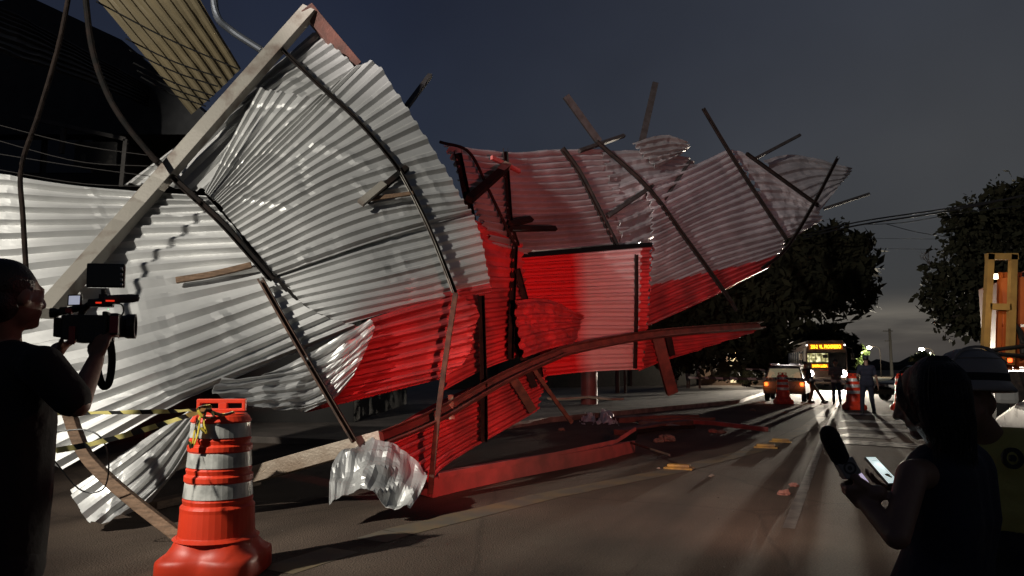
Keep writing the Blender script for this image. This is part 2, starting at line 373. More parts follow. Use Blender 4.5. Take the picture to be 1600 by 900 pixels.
tag(mb.build('far_hills', hillm), kind='structure')

# ================================================================== WRECK
FA = Field([(-60, 262, 8.6), (-60, 490, 7.9), (0, 270, 8.5), (0, 480, 7.8), (100, 700, 6.9), (145, 735, 6.8), (300, 645, 7.0), (322, 302, 8.8), (200, 285, 9.0), (402, 140, 9.3), (430, 440, 8.25),
            (560, 505, 8.15), (492, 48, 9.7), (575, 98, 9.5), (690, 260, 9.3), (735, 335, 9.2), (765, 455, 8.9), (480, 645, 7.9), (700, 600, 8.6), (712, 458, 8.7), (590, 690, 7.9), (340, 605, 7.5)])
FH = Field([(300, 640, 7.0), (325, 645, 7.02), (108, 768, 6.95), (145, 823, 6.62), (190, 810, 6.75), (235, 785, 7.0), (225, 720, 6.95)])
FB = Field([(690, 225, 11.2), (735, 345, 10.6), (760, 440, 10.0), (695, 600, 9.0), (790, 236, 12.8), (810, 380, 12.0), (815, 500, 11.6), (830, 545, 11.3), (845, 630, 11.2), (700, 620, 9.1), (670, 775, 8.30), (575, 700, 8.1),
            (880, 232, 14.4), (960, 385, 14.2), (940, 235, 15.8), (1010, 300, 15.6), (1010, 450, 15.2), (1008, 512, 15.2), (1140, 235, 19), (1230, 365, 19.3), (1190, 422, 18.6), (1330, 262, 21.5), (1290, 345, 20.8), (1190, 512, 17.6), (995, 578, 14.4)])
FM = Field([(808, 400, 12.0), (1015, 383, 13.9), (850, 588, 11.9), (1000, 576, 13.7), (910, 490, 12.9)])
def lin(a, b, c):
    return Field([a, b, c])
def onf(f, pts, off=0): return [P(q[0], q[1], float(f(q[0], q[1])) + off + (q[2] if len(q) > 2 else 0)) for q in pts]

# --- left silver part
roof = thing('collapsed_roof', 'big silver corrugated roof piece fanned out behind the cameraman and the traffic barrel', 'wrecked roof', G(420, 760), 'pieces of the collapsed roof')
sheet('corrugated_sheet', FA, [
    [(-60, 262), (120, 290), (325, 308)], [(-60, 330), (150, 335), (345, 330)], [(-60, 400), (170, 385), (385, 375)],
    [(-60, 490), (180, 450), (418, 418)], [(-60, 600), (200, 545), (452, 458)], [(10, 690), (250, 600), (505, 492)], [(95, 737), (300, 622), (562, 512)]], 17, [silver], roof, amp=.058, M=40, seed=1)
sheet('corrugated_sheet', FA, [
    [(200, 285), (340, 180), (492, 48)], [(260, 290), (390, 170), (527, 76)], [(325, 300), (440, 190), (560, 110)], [(345, 320), (460, 215), (572, 150)]], 9, [silver], roof, amp=.045, off=.16, seed=2)
sheet('corrugated_sheet', FA, [
    [(322, 302), (360, 222), (402, 140)], [(330, 308), (385, 230), (445, 148)], [(336, 315), (415, 232), (500, 152)], [(343, 322), (450, 225), (575, 98)],
    [(354, 335), (480, 245), (618, 142)], [(370, 355), (510, 270), (655, 200)], [(390, 380), (545, 300), (695, 262)], [(410, 405), (575, 335), (722, 312)], [(430, 432), (592, 376), (738, 334)]],
    22, [silver], roof, amp=.046, M=40, seed=3, ragged=.006)
sheet('corrugated_sheet', FA, [
    [(424, 425), (590, 363), (736, 333)], [(450, 450), (600, 410), (749, 372)], [(480, 480), (620, 450), (758, 415)], [(540, 508), (640, 480), (766, 457)]], 9, [silver, redm], roof, amp=.035, off=.05, M=30, seed=4, ragged=.005,
    paint=lambda v, u: 1 if v > .90 and u > .72 else 0)  # red light at the lower corner, put in as colour
sheet('folded_sheet', FA, [
    [(578, 500), (470, 560), (385, 600)], [(584, 516), (505, 572), (342, 606)], [(572, 545), (484, 602), (332, 624)], [(560, 572), (492, 627), (405, 640)], [(552, 588), (524, 622), (478, 644)]],
    7, [silver], roof, amp=.03, off=-.14, M=18, crump=.05, seed=5)
sheet('hanging_sheet', FH, [
    [(298, 640), (205, 700), (108, 768)], [(305, 642), (222, 722), (125, 802)], [(312, 643), (238, 738), (145, 823)], [(320, 644), (264, 742), (190, 810)], [(328, 645), (286, 722), (235, 785)]],
    5, [silver], roof, amp=.045, group=5, M=26, seed=6, dent=.008)
sheet('red_sheet', FA, [
    [(572, 500), (640, 478), (714, 457)], [(560, 530), (640, 510), (748, 485)], [(556, 565), (630, 548), (740, 520)], [(530, 605), (620, 585), (732, 560)], [(480, 645), (600, 615), (690, 592)]],
    8, [redm], roof, amp=.045, off=.02, seed=7, M=26, ragged=.03, tone=(.9, 1.1))
def purlin(name, f, pts, off, w, h, m, parent, n=20, style='chan'):
    mb = MB(); path = smooth_path(onf(f, pts, off), n)
    if style == 'chan': mb.chan(path, w, h, mi=0)
    elif style == 'tube': mb.tube(path, w / 2)
    else: mb.beam(path, w, h, up=Vector((0, -1, .2)))
    return mb.build(name, m, parent)
purlin('purlin', FA, [(245, 250), (285, 290), (345, 345), (395, 400), (427, 437)], -.13, .07, .10, darksteel, roof)
purlin('purlin', FA, [(443, 80), (500, 135), (560, 190), (625, 268), (667, 348), (697, 420), (712, 458)], -.10, .05, .09, darksteel, roof)
purlin('purlin_lip', FA, [(625, 270, -.02), (665, 348, -.02), (694, 420, -.02), (708, 458, -.02)], -.13, .03, .03, paintsteel, roof)
purlin('bracket', FA, [(563, 318, 0), (600, 287, 0)], -.22, .09, .05, paintsteel, roof, 4, 'beam')
purlin('bracket', FA, [(572, 314, 0), (636, 262, 0.05)], -.16, .07, .06, darksteel, roof, 4, 'beam')
purlin('timber_strip', FA, [(572, 312), (645, 302)], -.17, .05, .03, wood, roof, 4, 'beam')
def loose(name, label, cat, m, pts3, w, h, style='beam', n=14, group=None, up=Vector((0, -1, .2)), sm=True):
    mb = MB(); path = smooth_path(pts3, n) if sm else pts3
    if style == 'chan': mb.chan(path, w, h, up=up, t=.008)
    elif style == 'tube': mb.tube(path, w / 2, 10)
    else: mb.beam(path, w, h, up=up)
    return tag(mb.build(name, m, loc=path[0], bevel=.006 if style == 'beam' else 0), label, cat, group)
loose('steel_beam', 'long pale steel beam leaning diagonally across the silver roof up to the peak', 'beam', paintsteel, [P(70, 490, 7.25)] + onf(FA, [(200, 340), (335, 185)], -.2) + [P(484, 16, 9.6)], .19, .14)
loose('steel_beam', 'short brown steel beam running down to the right from the peak of the pale beam', 'beam', brownsteel, [P(478, 12, 9.56), P(505, 45, 9.7), P(556, 105, 9.9)], .19, .12)
loose('timber_strip', 'short splintered timber strip stuck across the silver ribs left of the dark purlin end', 'timber', wood, onf(FA, [(275, 438), (335, 428), (393, 414)], -.14), .07, .04)
loose('steel_post', 'thin rusty steel post propped between the silver roof and the cream beam', 'steel post', rust, [P(409, 438, 8.05), P(470, 545, 7.85), P(555, 690, 7.6)], .06, .08, 'chan')
loose('steel_rod', 'rusty steel strip hanging from the fan edge down over the red sheets', 'steel strip', rust, [P(712, 458, 8.5), P(692, 590, 8.3), P(680, 690, 8.2), P(672, 772, 8.15)], .06, .05)
# --- middle red part
mid = thing('collapsed_facade', 'red corrugated facade piece folded down in the middle of the wreck', 'wrecked facade', G(670, 778), 'pieces of the collapsed roof')
sheet('red_sheet', FB, [
    [(722, 335), (765, 355), (812, 378)], [(716, 440), (765, 440), (816, 440)], [(705, 520), (760, 512), (822, 500)], [(692, 610), (760, 575), (840, 548)]], 14, [redm], mid, amp=.05, M=24, seed=11, ragged=.02, off=.05, tone=(.85, 1.05))
sheet('torn_sheet', FB, [
    [(800, 470), (850, 468), (905, 492)], [(803, 500), (850, 498), (902, 500)], [(806, 530), (850, 520), (898, 512)], [(815, 560), (850, 548), (890, 538)]], 5, [redm], mid, amp=.04, M=20, crump=.06, seed=12, off=-.5, ragged=.08)
sheet('red_sheet', FB, [
    [(575, 692), (690, 625), (845, 562)], [(592, 705), (700, 655), (848, 590)], [(636, 735), (700, 692), (846, 615)], [(668, 778), (692, 730), (842, 640)]], 8, [redm], mid, amp=.045, M=30, seed=13, off=-.08, ragged=.02, tone=(.85, 1.05))
purlin('purlin', FB, [(752, 462), (756, 600), (757, 690)], -.28, .09, .08, darksteel, mid)
purlin('purlin', FB, [(805, 385), (801, 470), (798, 562)], -.2, .09, .08, darksteel, mid)
purlin('purlin', FB, [(808, 420), (829, 500), (845, 590)], -.3, .09, .06, darksteel, mid)
purlin('brace', FB, [(801, 515), (818, 560), (835, 605)], -.3, .10, .05, darksteel, mid, 6, 'beam')
purlin('brace', FB, [(800, 590), (815, 613), (832, 642)], -.35, .12, .05, rust, mid, 6, 'beam')
purlin('brace', FB, [(828, 568), (860, 615), (893, 660)], -.4, .06, .05, rust, mid, 6, 'beam')
purlin('bracket', FB, [(704, 617), (706, 655)], -.4, .06, .05, creamsteel, mid, 4, 'beam')
# --- upper wreck
up = thing('collapsed_roof', 'dull corrugated roof piece rising behind the silver fan, red at its left end', 'wrecked roof', G(900, 640), 'pieces of the collapsed roof')
sheet('corrugated_sheet', FB, [
    [(690, 226), (790, 238), (870, 233), (942, 235)], [(708, 270), (800, 276), (885, 272), (955, 268)], [(728, 310), (805, 315), (895, 314), (965, 305)], [(742, 345), (810, 354), (900, 350), (975, 342)], [(765, 388), (815, 398), (905, 392), (985, 384)]],
    16, [greysheet], up, amp=.08, M=34, seed=21, off=.1, dent=.03, tone=(.6, 1.1))
purlin('purlin', FB, [(790, 237), (794, 300), (798, 350), (808, 385)], -.15, .09, .08, darksteel, up)
purlin('purlin', FB, [(878, 232), (905, 270), (930, 318), (965, 388)], -.15, .10, .08, darksteel, up)
purlin('purlin', FB, [(716, 240), (726, 290), (738, 345)], -.15, .12, .08, darksteel, up)
purlin('rod', FB, [(688, 222), (733, 238), (765, 300), (803, 380)], -.3, .05, .05, darksteel, up, 24, 'tube')
purlin('brace', FB, [(733, 312), (790, 262)], -.35, .12, .10, darksteel, up, 4, 'beam')
purlin('brace_tip', FB, [(781, 268.5), (793, 258)], -.36, .125, .105, creamsteel, up, 3, 'beam')
purlin('brace', FB, [(798, 350), (830, 342)], -.3, .10, .06, darksteel, up, 4, 'beam')
purlin('brace', FB, [(798, 358), (868, 357)], -.3, .08, .06, darksteel, up, 4, 'beam')
purlin('brace', FB, [(768, 246), (812, 268)], -.25, .07, .05, redsteel, up, 4, 'beam')
# --- boxed red panel in front
FMs = FM
pale = mat('painted_shadow_pink', (.30, .15, .155), .5, .2, (.22, .12, .12), 2, bump=.1, bscale=6, tone=True)  # grey-pink tint for the painted shadow
def shadow_panel():  # shadow in the red light, put in as a grey-pink right part
    m = bpy.data.materials.new('red_sheet_painted_shadow'); m.use_nodes = True; t = m.node_tree; n = t.nodes; b = n['Principled BSDF']; l = t.links.new
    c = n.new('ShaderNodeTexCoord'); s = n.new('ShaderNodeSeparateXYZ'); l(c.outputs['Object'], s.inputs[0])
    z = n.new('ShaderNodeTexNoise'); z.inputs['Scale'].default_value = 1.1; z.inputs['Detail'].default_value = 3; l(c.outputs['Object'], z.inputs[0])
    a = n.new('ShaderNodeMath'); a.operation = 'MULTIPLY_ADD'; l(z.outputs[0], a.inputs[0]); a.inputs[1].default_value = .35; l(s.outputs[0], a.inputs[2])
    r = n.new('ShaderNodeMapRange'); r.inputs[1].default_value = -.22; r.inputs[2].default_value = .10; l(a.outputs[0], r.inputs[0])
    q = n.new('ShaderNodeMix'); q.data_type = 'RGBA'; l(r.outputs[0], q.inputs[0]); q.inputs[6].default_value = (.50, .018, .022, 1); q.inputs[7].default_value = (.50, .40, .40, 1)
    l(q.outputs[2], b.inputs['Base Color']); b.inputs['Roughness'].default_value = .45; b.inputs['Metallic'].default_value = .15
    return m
box = thing('wall_box', 'square red corrugated panel with a pink right half painted as shadow, hung above the girder', 'wrecked panel', (1.46, 12.9, 0), 'pieces of the collapsed roof')
fp = shadow_panel()
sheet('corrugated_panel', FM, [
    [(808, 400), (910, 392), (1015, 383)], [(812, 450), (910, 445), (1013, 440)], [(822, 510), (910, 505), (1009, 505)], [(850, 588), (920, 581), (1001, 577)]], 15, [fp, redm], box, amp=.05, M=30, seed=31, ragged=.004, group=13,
    paint=lambda v, u: 1 if u > .93 else 0, tone=(.95, 1.0))  # red edge past the shadow strip is painted light too
sheet('end_return', FM, [[(1015, 383), (1020, 382, .5)], [(1013, 420), (1014, 418, .5)], [(1011, 460), (1009, 458, .5)]], 5, [redm], box, amp=.05, M=6, seed=32, group=5)
purlin('purlin', FM, [(994, 398), (994, 480), (992, 576)], -.12, .06, .07, darksteel, box)
mb = MB(); mb.beam(smooth_path(onf(FM, [(806, 400), (910, 391), (1018, 382)], -.03), 8), .08, .04, up=Vector((0, -1, 0))); mb.build('cap_strip', redm, box)
# --- far right part
farp = thing('collapsed_roof', 'grey corrugated roof piece at the far right of the wreck with a red lower edge', 'wrecked roof', G(1120, 628), 'pieces of the collapsed roof')
sheet('corrugated_sheet', FB, [
    [(1000, 285), (1075, 262), (1138, 233)], [(1015, 330), (1090, 295), (1156, 262)], [(1018, 365), (1100, 328), (1180, 297)], [(1015, 402), (1110, 360), (1207, 334)], [(1012, 440), (1110, 400), (1228, 368)],
    [(1010, 475), (1105, 437), (1216, 395)], [(1006, 512), (1100, 470), (1195, 422)]], 21, [greysheet, redm], farp, amp=.07, M=34, seed=41, off=-.12, dent=.02, tone=(.85, 1.25), group=4, ragged=.02,
    paint=lambda v, u: 1 if v > .70 + .16 * u else 0)  # red band stands in for red light on the lower ribs
sheet('corrugated_sheet', FB, [
    [(936, 237), (1000, 236), (1068, 247)], [(948, 275), (1010, 262), (1082, 259)], [(956, 315), (1015, 295), (1072, 281)], [(962, 355), (1018, 332), (1062, 312)], [(966, 398), (1018, 377), (1054, 356)]], 9, [greysheet], farp, amp=.06, M=20, seed=45, off=.02, dent=.06, tone=(.6, 1.0), group=3, ragged=.03)
sheet('corrugated_sheet', FB, [
    [(1140, 234), (1160, 240), (1185, 262)], [(1165, 275), (1205, 278), (1245, 300)], [(1190, 310), (1235, 310), (1276, 326)], [(1215, 350), (1245, 346), (1288, 342)], [(1226, 374), (1248, 366), (1264, 356)]], 11, [greysheet], farp, amp=.06, M=20, seed=42, off=0, dent=.08, ragged=.06, tone=(.7, 1.2))
sheet('tip_sheet', FB, [
    [(1190, 252), (1240, 242), (1332, 262)], [(1215, 285), (1270, 272), (1328, 272)], [(1250, 318), (1285, 296), (1316, 284)], [(1275, 335), (1292, 315), (1304, 298)]], 7, [greysheet], farp, amp=.06, M=18, seed=43, off=.5, dent=.06, tone=(.5, .9))
sheet('curled_sheet', FB, [
    [(985, 226), (1035, 212), (1070, 222)], [(1000, 245), (1040, 238), (1073, 233)], [(1020, 266), (1048, 252), (1062, 243)]], 5, [silver], farp, amp=.06, M=16, crump=.04, seed=44, off=-.2, tone=(.5, .6))
FAR = [((932, 222), (1010, 292), (1070, 372), (1130, 455), (1150, 486)), ((1098, 170), (1140, 240), (1185, 310), (1228, 374)), ((1165, 240), (1220, 280), (1278, 322)), ((1308, 247), (1270, 320), (1228, 388), (1190, 420))]
for i, q in enumerate(FAR): purlin('purlin', FB, q, -.32, .08, .08, darksteel, farp, 16)
for q in [((950, 338), (1020, 290)), ((1038, 312), (1078, 252)), ((618, 190), (672, 118)), ((884, 150), (936, 222)), ((1003, 222), (1024, 130)), ((1180, 248), (1250, 211)), ((1288, 326), (1358, 303)), ((905, 236), (975, 212))]:
    purlin('spike', FB, q, -.15 if q[0][0] > 700 else 0, .15 if q[0][0] in (884, 1003) else .075, .07, greysteel, farp if q[0][0] > 700 else up, 4, 'beam')
FL = Field([(1010, 520, 14.2), (1190, 511, 17.5), (995, 578, 14.0), (1060, 550, 15.2)])
low = thing('wall_strip', 'low red strip of corrugated sheet poking out over the pavement beside the girder end', 'wrecked panel', G(1080, 632), 'pieces of the collapsed roof')
sheet('corrugated_sheet', FL, [
    [(1005, 523), (1100, 513), (1190, 511)], [(1004, 540), (1085, 532), (1172, 521)], [(1000, 560), (1060, 549), (1125, 535)], [(996, 580), (1030, 566), (1075, 551)]], 5, [redm], low, amp=.05, M=20, seed=51, off=.1, tone=(1.0, 1.2))
purlin('leg', FL, [(1026, 525), (1038, 570), (1050, 614)], -.15, .22, .12, brownsteel, low, 8, 'beam')
purlin('bracket', FL, [(1042, 515), (1050, 555)], -.2, .12, .08, darksteel, low, 4, 'beam')
loose('girder', 'long bent brown girder running through the red wreck from the cream beam to the right', 'girder', brownsteel,
      [P(592, 690, 7.75), P(690, 648, 8.5), P(790, 592, 10.0), P(860, 560, 11.3), P(905, 545, 12.0), P(1030, 523, 13.6), P(1188, 510, 16.6)], .14, .12, 'chan', 40)
loose('cream_beam', 'cream coloured steel beam lying low between the traffic barrel and the crumpled sheet', 'beam', creamsteel, [P(395, 742, 7.9), P(500, 712, 7.8), P(597, 686, 7.7)], .17, .12, 'beam', 6)
loose('broken_post', 'splintered brown post broken in the middle, propped in front of the hanging silver sheet', 'broken post', wood, [P(102, 628, 6.3), P(120, 680, 6.25), P(135, 712, 6.2), P(165, 745, 6.1), P(215, 788, 6.0), P(280, 838, 5.9)], .085, .09, 'beam', 26)
loose('brown_plank', 'short brown plank lying on the road just behind the traffic barrel', 'plank', wood, [G(235, 790, .05), G(330, 768, .06), G(400, 752, .06)], .16, .08, up=Vector((0, 0, 1)))
# crumpled sheet
FC = Field([(512, 740, 7.55), (545, 710, 7.75), (600, 712, 7.8), (655, 765, 7.7), (516, 812, 7.0), (575, 790, 7.25), (632, 803, 7.15), (580, 760, 7.25)])
cs = sheet('crumpled_sheet', FC, [
    [(538, 714), (520, 760), (515, 814)], [(560, 706), (545, 760), (536, 800)], [(592, 710), (582, 752), (572, 786)], [(622, 728), (618, 764), (608, 800)], [(655, 758), (652, 780), (636, 806)]], 6, [silver], None, amp=.018, M=18, crump=.17, cf=1.75, group=6, seed=62, off=-.1, tone=(.9, .95), loc=G(580, 812))
tag(cs, 'crumpled silver metal sheet lying on the road under the cream beam end', 'metal sheet')
# red box beam on the road
rb = thing('box_beam', 'long red box beam with a bent up end lying on the road', 'beam', G(680, 778))
a, b = G(676, 779), G(994, 707); d = (b - a).normalized(); nn = Vector((-d.y, d.x, 0))
mb = MB(); n = 20; prof = [(0, 0), (0, .215), (.17, .235), (.17, .02)]; vs = []
for i in range(n):
    p = a + (b - a) * (i / (n - 1)) + nn * (.05 * math.sin(i * .35)); q = 1 - .12 * (i / n)
    vs += [p + nn * x + Vector((0, 0, z * q + .004 + .006 * noise.noise(p * 2))) for x, z in prof]
fs = [(i * 4 + j, i * 4 + (j + 1) % 4, (i + 1) * 4 + (j + 1) % 4, (i + 1) * 4 + j) for i in range(n - 1) for j in range(4)] + [(0, 1, 2, 3), tuple((n - 1) * 4 + j for j in (3, 2, 1, 0))]
mb.add(vs, fs); mb.build('box', redsteel, rb)
mb = MB(); mb.beam([a + d * .1 + Vector((0, 0, .232)), (a + b) / 2 + Vector((0, 0, .226)), a + (b - a) * .86 + Vector((0, 0, .25)), b + Vector((0, 0, .40))], .02, .06, up=Vector((0, 0, 1))); mb.build('flange', redsteel, rb)
mb = MB(); mb.prism([b + Vector((0, 0, .21)), b - d * .75 + Vector((0, 0, .22)), b + d * .05 + Vector((0, 0, .40)), b + d * .08 + Vector((0, 0, .30))], nn * .03); mb.build('bent_lip', redm, rb)
mb = MB(); mb.tube([b - d * .2 + Vector((0, 0, .18)), G(1046, 711, .2)], .018); mb.build('rod', rust, rb)

# --- poles, tube and overhead roof on the left
loose('bent_pole', 'rusty bent pole standing at the left edge above the cameraman', 'pole', rustdark, [P(112, -30, 7.0), P(92, 70, 7.0), P(60, 180, 7.0), P(33, 262, 7.0), P(36, 340, 6.9), P(41, 425, 6.8)], .046, .05, 'tube', 30)
loose('bent_pole', 'dark bent pole arching down to the head of the first dark purlin', 'pole', darksteel, [P(131, -30, 8.4), P(143, 70, 8.4), P(165, 140, 8.4), P(197, 195, 8.4), P(246, 254, 8.5)], .07, .05, 'tube', 30)
loose('metal_tube', 'curved galvanised tube against the sky at the top beside the beige roof sheet', 'tube', mat('dull_zinc', (.12, .13, .15), .5, .5), [P(333, -40, 9.8), P(338, 22, 9.8), P(362, 48, 9.9), P(408, 78, 10)], .10, .1, 'tube', 24)
FR = Field([(145, -10, 9.6), (300, 178, 10.4), (310, -10, 10.2), (375, 108, 10.9)])
br = sheet('roof_sheet', FR, [[(120, -40), (220, 80), (300, 180)], [(190, -50), (280, 65), (338, 146)], [(290, -40), (335, 40), (376, 108)]], 8, [beige], None, amp=.04, M=14, dent=.006, seed=71, loc=(-4, 10, 5.2), group=8, tone=(.95, 1))
tag(br, 'beige ribbed roof sheet hanging over the dark building at top left', 'roof sheet')
sh = [sheet('eave_sheet', Field([(-50, -20, 10), (300, 190, 15), (0, 110, 10), (150, 40, 12)]), [[(-60, -15), (80, 55), (320, 180)], [(-60, 20), (80, 78), (320, 190)], [(-60, 62), (80, 112), (320, 200)]], 8, [mat('dark_sheet', (.05, .052, .06), .5, .3, (.02, .02, .024), 1.5, tone=True)], None, amp=.05, M=22, dent=.08, seed=72, loc=(-6, 11, 5))]
tag(sh[0], 'dark sagging metal sheet along the eave of the dark building', 'roof sheet')
bd = thing('building', 'dark two storey building with a framed sign behind the wreck at far left', 'building', (-11, 15, 0))
dk = mat('dark_render', (.035, .032, .03), .9, 0, (.02, .018, .017), .8, bump=.2)
mb = MB(); mb.box((-13.5, 20, 2.9), (12, 12, 5.8)); mb.box((-6.6, 22.5, 3.6), (5.6, 9, 7.2)); mb.build('wall', dk, bd, bevel=.03)
mb = MB(); mb.prism([P(-250, 60, 13.6), P(40, -8, 13.6), P(190, 62, 13.6), P(330, 185, 13.6), P(330, 210, 13.6), P(-250, 210, 13.6)], (0, 8, 0)); mb.build('roof', mat('dark_roof', (.02, .02, .022), .8), bd)
fr = MB(); w_ = mat('frame_grey', (.05, .043, .038), .7)
for q in [((35, 182), (197, 218)), ((197, 218), (190, 292)), ((100, 200), (96, 240))]: fr.beam([P(q[0][0], q[0][1], 12.6), P(q[1][0], q[1][1], 12.6)], .07, .06, up=Vector((0, -1, 0)))
fr.build('sign_frame', w_, bd)
mb = MB(); mb.box(P(150, 240, 12.75), (.75, .03, .42), mi=0); mb.build('sign_panel', mat('dim_sign', (.012, .011, .010), .8, 0, (.05, .045, .04), 4.5, lo=.52, hi=.6), bd)
mb = MB()
for q in ((30, 205), (110, 205)): mb.box(P(q[0], q[1] + 40, 12.9), (.8, .06, .6))
mb.build('window', mat('dark_window', (.012, .012, .014), .15), bd)
cab = []
for i, (y0, y1, d0, d1) in enumerate([(2, 108, 8.6, 9.5), (60, 122, 9, 9.6), (78, 135, 9, 9.6), (98, 150, 9.1, 9.7), (110, 158, 9.1, 9.7), (120, 166, 9.2, 9.7)]):
    x0 = 150 if i == 0 else 190 + i * 6; x1 = 372 if i == 0 else 352 - i * 6
    q = smooth_path([P(x0, y0, d0), P((x0 + x1) / 2, (y0 + y1) / 2 + 5, (d0 + d1) / 2), P(x1, y1, d1)], 12)
    mb = MB(); mb.tube(q, .010, 6)
    tag(mb.build('cable', black, loc=q[0]), 'top black cable sagging across the beige roof sheet' if i == 0 else 'one of the black cables strung close together across the lower beige roof sheet', 'cable', 'cables across the beige roof sheet')
for i in range(5):
    q = [P(-30, 188 + i * 24, 8.7), P(120, 226 + i * 17 + 9 * (i % 2), 8.8), P(240, 244 + i * 16, 8.9)]
    mb = MB(); mb.tube(smooth_path(q, 10), .005, 5)
    tag(mb.build('wire', mat('grey_wire', (.025, .022, .02), .6), loc=q[0]), 'thin grey wire strung in front of the dark building', 'wire', 'thin wires before the dark building')
# ================================================================== PEOPLE
skin = mat('skin', (.22, .125, .085), .5, 0, (.18, .10, .07), 14, bump=.05)
haircol = mat('dark_hair', (.010, .008, .007), .45, 0, stretch=(1, 1, .15), scale=60, bump=.3, bscale=120)
blackcloth = mat('black_cloth', (.010, .010, .011), .9, 0, bump=.3, bscale=25)
navy = mat('dark_blue_cloth', (.012, .014, .03), .85, 0, bump=.3, bscale=25)
denim = mat('denim', (.035, .045, .075), .85, 0, (.022, .028, .05), 8, bump=.2)
whitecloth = mat('white_cloth', (.55, .52, .47), .85, bump=.2)
greycloth = mat('grey_cloth', (.13, .125, .12), .85, bump=.2)
shoe = mat('dark_shoe', (.02, .018, .016), .6)
class Body:
    """limbs and masses that are fused into ONE continuous surface"""
    def __init__(s): s.mb = MB()
    def cap(s, a, b, ra, rb, seg=14):
        a, b = Vector(a), Vector(b); ax = (b - a); Lg = ax.length
        if Lg < 1e-5: return s.ball(a, ra)
        prof = [(0, -ra)] + [(ra * math.sin(t), -ra * math.cos(t)) for t in (.5, 1.0, 1.45)] + [(rb * math.sin(t), Lg + rb * -math.cos(t)) for t in (1.7, 2.2, 2.7)] + [(0, Lg + rb)]
        prof[0] = (1e-4, -ra); prof[-1] = (1e-4, Lg + rb)
        R = ax.to_track_quat('Z', 'Y').to_matrix(); k = len(prof); o = len(s.mb.v)
        s.mb.lathe(prof, seg, c=a, axis=ax)
        s.mb.f.append(tuple(o + i * k for i in range(seg))[::-1]); s.mb.f.append(tuple(o + i * k + k - 1 for i in range(seg))); s.mb.m += [0, 0]
        return s
    def chain(s, pts, rs):
        for i in range(len(pts) - 1): s.cap(pts[i], pts[i + 1], rs[i], rs[i + 1])
        return s
    def ball(s, c, r, M=None, jit=0, seed=0):
        t = MB(); t.blob((0, 0, 0), r, seg=20, rings=14, jit=jit, seed=seed); c = Vector(c)
        s.mb.add([(M @ Vector(v) if M else Vector(v)) + c for v in t.v], t.f); return s
    def fuse(s, name, m, parent=None, voxel=.012, it=3, loc=None):
        o = s.mb.build(name + '_raw', m)
        r = o.modifiers.new('r', 'REMESH'); r.mode = 'VOXEL'; r.voxel_size = voxel; r.use_smooth_shade = True
        q = o.modifiers.new('s', 'SMOOTH'); q.iterations = it; q.factor = .5
        dg = bpy.context.evaluated_depsgraph_get(); me = bpy.data.meshes.new_from_object(o.evaluated_get(dg)); me.name = name
        bpy.data.objects.remove(o)
        l = wloc(parent) if parent else Vector(loc or (0, 0, 0)); me.transform(Matrix.Translation(-l))
        me.materials.clear(); me.materials.append(m)
        for p in me.polygons: p.use_smooth = True; p.material_index = 0
        n = bpy.data.objects.new(name, me); COL.objects.link(n)
        if parent: n.parent = parent
        else: n.location = l
        return n
def frame(f, up=(0, 0, 1)):
    f = Vector(f).normalized(); r = f.cross(Vector(up)).normalized(); u = r.cross(f).normalized()
    return Matrix((r, f, u)).transposed()          # columns: right, forward, up
def head(B, c, f, up=(0, 0, 1), s=1.0):
    """skull, jaw, brow, nose, lips, ears: facing f"""
    M = frame(f, up); c = Vector(c); q = lambda x, y, z: c + M @ Vector((x, y, z)) * s
    B.ball(q(0, -.012, .02), (.074 * s, .096 * s, .098 * s), M); B.cap(q(0, .045, -.06), q(0, .058, -.085), .042 * s, .03 * s)
    B.ball(q(0, .03, -.035), (.062 * s, .065 * s, .075 * s), M)
    B.cap(q(-.035, .078, .028), q(.035, .078, .028), .014 * s, .014 * s)
    B.cap(q(0, .088, .02), q(0, .112, -.022), .009 * s, .014 * s)
    for x in (-1, 1):
        B.ball(q(x * .016, .097, -.026), .011 * s); B.ball(q(x * .036, .058, -.022), .026 * s)
        B.ball(q(x * .077, -.005, -.005), (.012 * s, .022 * s, .033 * s), M)
        B.ball(q(x * .031, .080, .006), .0125 * s)
    B.cap(q(-.02, .088, -.052), q(.02, .088, -.052), .009 * s, .009 * s); B.cap(q(-.016, .085, -.064), q(.016, .085, -.064), .010 * s, .010 * s)
    B.ball(q(0, .076, -.09), .022 * s)
    return M
def hand(B, w, fwd, pal, thumb, curl=.6, s=1.0, spread=.05, r=.0085):
    """palm + five separate fingers: fwd along the hand, pal = way the palm faces, thumb = side of the thumb"""
    fwd = Vector(fwd).normalized(); pal = Vector(pal); pal = (pal - fwd * pal.dot(fwd)).normalized(); th = fwd.cross(pal); th = th if th.dot(Vector(thumb)) > 0 else -th
    w = Vector(w)
    for i, (o, L3) in enumerate(((.030, .072), (.010, .080), (-.011, .074), (-.030, .058))):
        p = w + fwd * (.088 - .006 * abs(i - 1)) * s + th * o * s
        B.cap(w + th * o * .55 * s + fwd * .01, p, .013 * s, .0115 * s)
        f0 = (fwd + th * spread * (1.5 - i)).normalized(); a = 0
        for j, fr in enumerate((.45, .31, .24)):
            a += curl * (1 + .08 * i) * (.8, 1.1, .9)[j]; d = f0 * math.cos(a) + pal * math.sin(a)
            n = p + d * L3 * fr * s; B.cap(p, n, (r - .0005 * j) * s, (r - .0008 - .0005 * j) * s, 10); p = n
    a = w + fwd * .025 * s + th * .028 * s; b = a + (fwd * .6 + th * .7 + pal * .25).normalized() * .042 * s
    c = b + (fwd * .85 + th * .1 + pal * .5).normalized() * .034 * s; e = c + (fwd * .8 - th * .15 + pal * .55).normalized() * .026 * s
    B.chain([a, b, c, e], [.0145 * s, .0115 * s, .0095 * s, .008 * s])
